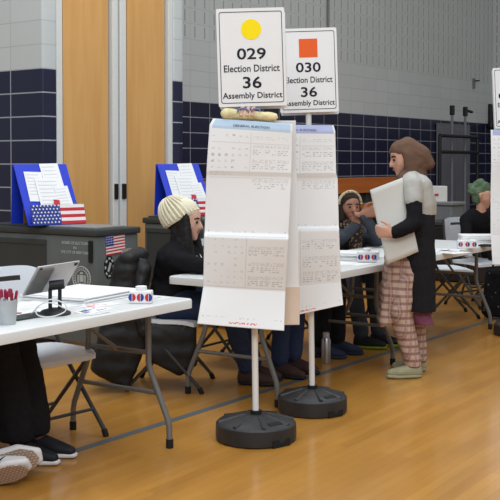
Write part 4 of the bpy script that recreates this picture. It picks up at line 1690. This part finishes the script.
# --- sitter in white sneakers, ankles crossed
hip6 = row(-1.52, 1.12)
s1h, s1d, s1u = at(-26, 4.60, .072), V3((.98, .05, .14)), V3((-.1, .97, .2))
s2h, s2d, s2u = at(-36, 4.52, .012), V3((.9, .02, .26)), V3((-.3, .75, .55))
J = seated((hip6.x, hip6.y, .53), f7, (hip6.x + .02, hip6.y - .02, 1.14), kneeL=at(-70, 4.75, .5), kneeR=at(-82, 4.6, .48), ankL=s1h + s1d * .05 + s1u * .08, ankR=s2h + s2d * .05 + s2u * .08, toe=(.95, 0, .2))
p, body = person('person with crossed ankles in white sneakers, cropped at the left edge', J, M['skin'], M['charcoal'], None, f7, hands=((f7, (0, 0, 1), .4), (f7, (0, 0, 1), .4)))
hair_cap(p, J['hd'], f7, M['hair'])
T = [hull([(J['hipL'], .12), (J['hipR'], .12), (J['wst'], .115)])]
for k in 'LR':
    T += chain([(J['hip' + k], .105), (J['kn' + k], .075), (J['kn' + k].lerp(J['an' + k], .55), .06)])
blob('trousers', T, M['blackcloth'], p, voxel=.012, smooth=3, disp=.015)


def sneaker(heel, d, up, L=.29, swoosh=False):
    d = V3(d).normalized(); up = V3(up); up = (up - d * up.dot(d)).normalized(); r = d.cross(up)
    P = lambda a, b, c: heel + d * a * L + r * b * 1.25 + up * c
    off = V3(p.location)
    sh = blob('sneaker', [hull([(P(.12, 0, .05), .036), (P(.12, 0, .085), .036), (P(.32, 0, .085), .036), (P(.62, .012, .055), .034), (P(.62, -.012, .055), .034), (P(.88, 0, .045), .028)])], M['sole_w'] if swoosh else M['shoe_k'], p, voxel=.007, smooth=3)
    pr = [hull([(P(.07, .026, .02), .02), (P(.07, -.026, .02), .02), (P(.66, .042, .02), .02), (P(.66, -.042, .02), .02), (P(.95, .016, .028), .018), (P(.95, -.016, .028), .018)])]
    blob('midsole', pr, M['sole_w'], sh, voxel=.006, smooth=2)
    # tread: a slightly smaller pad on the underside
    m = MB()
    Rm = Matrix((d, r, up)).transposed()
    ol = [(.04, -.026), (.2, -.040), (.45, -.038), (.7, -.048), (.9, -.032), (.97, 0), (.9, .032), (.7, .048), (.45, .038), (.2, .040), (.04, .026)]
    m.prism([(x * L, y * 1.22) for x, y in ol], .006, Matrix.Translation(V3((0, 0, -.003))))
    tr = m.build('tread', M['tread'], sh)
    tr.matrix_local = Matrix.Translation(heel - off) @ Rm.to_4x4()
    if swoosh:
        m = MB()
        m.prism([(-.035, .008), (-.03, -.004), (-.015, -.010), (.01, -.002), (.045, .018), (.008, .006), (-.014, .0), (-.026, .0)], .004, Matrix.Identity(4))
        sw = m.build('side_logo', M['cap'], sh)
        R2 = Matrix((d, up, r)).transposed()
        sw.matrix_local = Matrix.Translation(P(.56, .062, .02) - off) @ R2.to_4x4()
    return sh


sneaker(s1h, s1d, s1u)
sneaker(s2h, s2d, s2u, swoosh=True)

# --- standing woman in the brown headscarf
DW = 6.98
W = lambda px, py, y=DW: V3(((px - 250) / F * DW, y, 1.43 - (py - 163) * DW / F))
f1 = V3((-1, -.12, 0))
hd1 = W(404.5, 158)
J = {'pel': W(417, 252), 'wst': W(418, 226), 'chs': W(414, 198), 'nck': W(411, 177), 'hd': hd1,
     'shL': W(408.5, 184, DW - .165), 'shR': W(410, 184, DW + .165),
     'elL': W(409.5, 221, DW - .25), 'elR': W(408, 222, DW + .2), 'wrL': W(387.5, 231, DW - .27), 'wrR': W(398, 236, DW + .06),
     'hipL': W(417, 252, DW - .085), 'hipR': W(418, 252, DW + .085), 'knL': W(399, 310, DW - .09), 'knR': W(416, 310, DW + .1),
     'anL': W(412, 362, DW - .08), 'anR': W(423, 361, DW + .12), 'toeL': V3((-1, -.12, 0)), 'toeR': V3((-1, -.05, 0))}
p, body = person('person in a brown headscarf and black tunic standing with a large white sheet', J, M['skin'], None, None, f1 + V3((0, 0, -.28)),
                 hands=(((-.85, -.1, .15), (-.2, -.2, 1), .75, .95), ((-.7, -.1, .1), (0, 0, 1), .5)), loc=(1.08, DW, 0))
fh, rh, uh = fr(f1 + V3((0, 0, -.28)))
P = lambda a, b, d: hd1 + rh * a + fh * b + uh * d
pr = [hull([(P(0, -.03, .045), .092), (P(0, .02, .056), .072), (P(0, -.05, -.03), .085)]),
      hull([(W(409, 151), (.07, .09, .09)), (W(420, 155), (.07, .085, .07)), (W(428.5, 164), (.042, .07, .042))]),
      hull([(W(427, 164), (.045, .065, .04)), (W(412, 170), (.06, .09, .04))]),
      hull([(P(.08, .0, .03), .02), (P(.07, .01, -.1), .035), (P(.04, -.06, -.05), .06)]), hull([(P(-.08, .0, .03), .02), (P(-.07, .01, -.1), .035), (P(-.04, -.06, -.05), .06)]),
      hull([(P(0, .03, -.135), .045), (P(.05, -.02, -.13), .05), (P(-.05, -.02, -.13), .05), (W(412, 172), .07)]),
      hull([(W(402, 178, DW - .06), .045), (W(414, 174), .09), (W(402, 180, DW + .05), .045)])]
blob('headscarf', pr, M['hijab'], p, voxel=.008, smooth=5, disp=.012, dsize=.07)
# cream top with short sleeves
pr = [hull([(W(416.5, 187, DW - .1), .092), (W(416.5, 187, DW + .1), .092), (W(420, 204, DW - .09), .098), (W(420, 204, DW + .09), .098), (W(420, 213, DW - .08), .098), (W(420, 213, DW + .08), .098)]),
      hull([(J['shL'], .068), (J['shR'], .068), (W(412, 177), .07)]),
      hull([(J['shL'], .068), (J['shL'].lerp(J['elL'], .40), .064)]), hull([(J['shR'], .068), (J['shR'].lerp(J['elR'], .40), .064)])]
blob('cream_top', pr, M['cream'], p, voxel=.009, smooth=4, disp=.008, dsize=.06, cuts=[(W(418, 214), V3((0, 0, -1)))])
# black under-sleeves
for k in 'LR':
    e, w_ = J['el' + k], J['wr' + k]
    pr = chain([(J['sh' + k].lerp(e, .34), .057), (e, .055), (e.lerp(w_, .88), .043)])
    blob('sleeve', pr, M['blackcloth2'], p, voxel=.010, smooth=3, disp=.015, dsize=.08)
# black tunic
pr = [hull([(W(418, 214, DW - .085), .098), (W(418, 214, DW + .085), .098), (W(418, 250, DW - .1), .105), (W(418, 250, DW + .1), .105)]),
      hull([(W(418, 250, DW - .1), .105), (W(418, 250, DW + .1), .105), (W(420, 318, DW - .1), .092), (W(420, 318, DW + .1), .092)])]
blob('black_tunic', pr, M['blackcloth'], p, voxel=.011, smooth=3, disp=.018, dsize=.14, cuts=[(W(418, 309), V3((0, 0, -1))), (W(418, 212.5), V3((0, 0, 1)))])
# plaid under-dress, showing in front
pr = [hull([(W(399, 232, DW - .08), .065), (W(399, 232, DW + .08), .065), (W(386, 322, DW - .06), .05), (W(386, 322, DW + .1), .05), (W(410, 240, DW), .1), (W(410, 322, DW - .06), .07), (W(410, 322, DW + .08), .07)])]
blob('plaid_dress', pr, M['plaid'], p, voxel=.011, smooth=3, disp=.02, dsize=.1, cuts=[(W(384, 324), V3((.5, 0, -1)))])
pr = [hull([(W(415, 300, DW - .04), .08), (W(424, 324, DW - .09), .058), (W(424, 324, DW + .08), .058)])]
blob('maroon_hem', pr, M['maroon'], p, voxel=.010, smooth=3, disp=.012, cuts=[(W(418, 323), V3((0, 0, -1)))])
pr = []
for k in 'LR':
    pr += chain([(J['hip' + k], .10), (J['kn' + k], .082), (J['an' + k] + V3((0, 0, .0)), .056)])
blob('trousers', pr, M['plaid'], p, voxel=.011, smooth=3, disp=.018, dsize=.08, cuts=[(V3((0, 0, .075)), V3((0, 0, -1)))])
for k, h0, d in (('L', W(420, 378, DW - .08), V3((-1, -.14, 0))), ('R', W(430, 372, DW + .14), V3((-1, -.05, 0)))):
    h0.z = 0
    shoe(p, h0, d, (0, 0, 1), M['olive'], M['olive'], .245, h=.06)
# sheet in her arm
D9 = 6.775
Wp = lambda px, py, y=D9: V3(((px - 250) / F * y, y, 1.43 - (py - 163) * y / F))
cs = [Wp(370, 190, 6.80), Wp(402.5, 177.5, 6.80), Wp(418.5, 251.5, 6.78), Wp(387, 264.5, 6.78)]
m = MB()
N = 14
vs = []
for j in range(N + 1):
    r = []
    for i in range(N + 1):
        a, b = i / N, j / N
        pnt = cs[0].lerp(cs[1], a).lerp(cs[3].lerp(cs[2], a), b)
        pnt.y += -.012 * math.sin(a * math.pi) + .012 * math.sin(b * 5)
        r.append(m.bm.verts.new(pnt))
    vs.append(r)
for j in range(N):
    for i in range(N):
        m.bm.faces.new((vs[j][i], vs[j][i + 1], vs[j + 1][i + 1], vs[j + 1][i]))
o = m.build('privacy_folder', M['folder'], smooth=True)
so = o.modifiers.new('thick', 'SOLIDIFY'); so.thickness = .0025
tag(o, 'large white sheet held under the arm of the standing woman', 'folder')

# dark patterned bag at the right edge
t = thing('tote_bag', 'black patterned bag on the floor behind the sign at right edge', 'bag', at(499, 9.5, 0))
bl = V3(t.location)
blob('bag_body', [hull([(bl + V3((-.09, 0, .08)), .07), (bl + V3((.12, 0, .08)), .07), (bl + V3((-.06, 0, .42)), .06), (bl + V3((.1, 0, .42)), .06)])], spots_mat('bag_print', rgb(26, 26, 30), rgb(120, 116, 112), 22, .16), t, voxel=.012, smooth=2, disp=.03, dsize=.08)
m = MB(); m.tube([(-.06, 0, .44), (-.03, 0, .58), (.05, 0, .58), (.09, 0, .44)], .01, 8); m.build('strap', M['cap'], t, smooth=True)
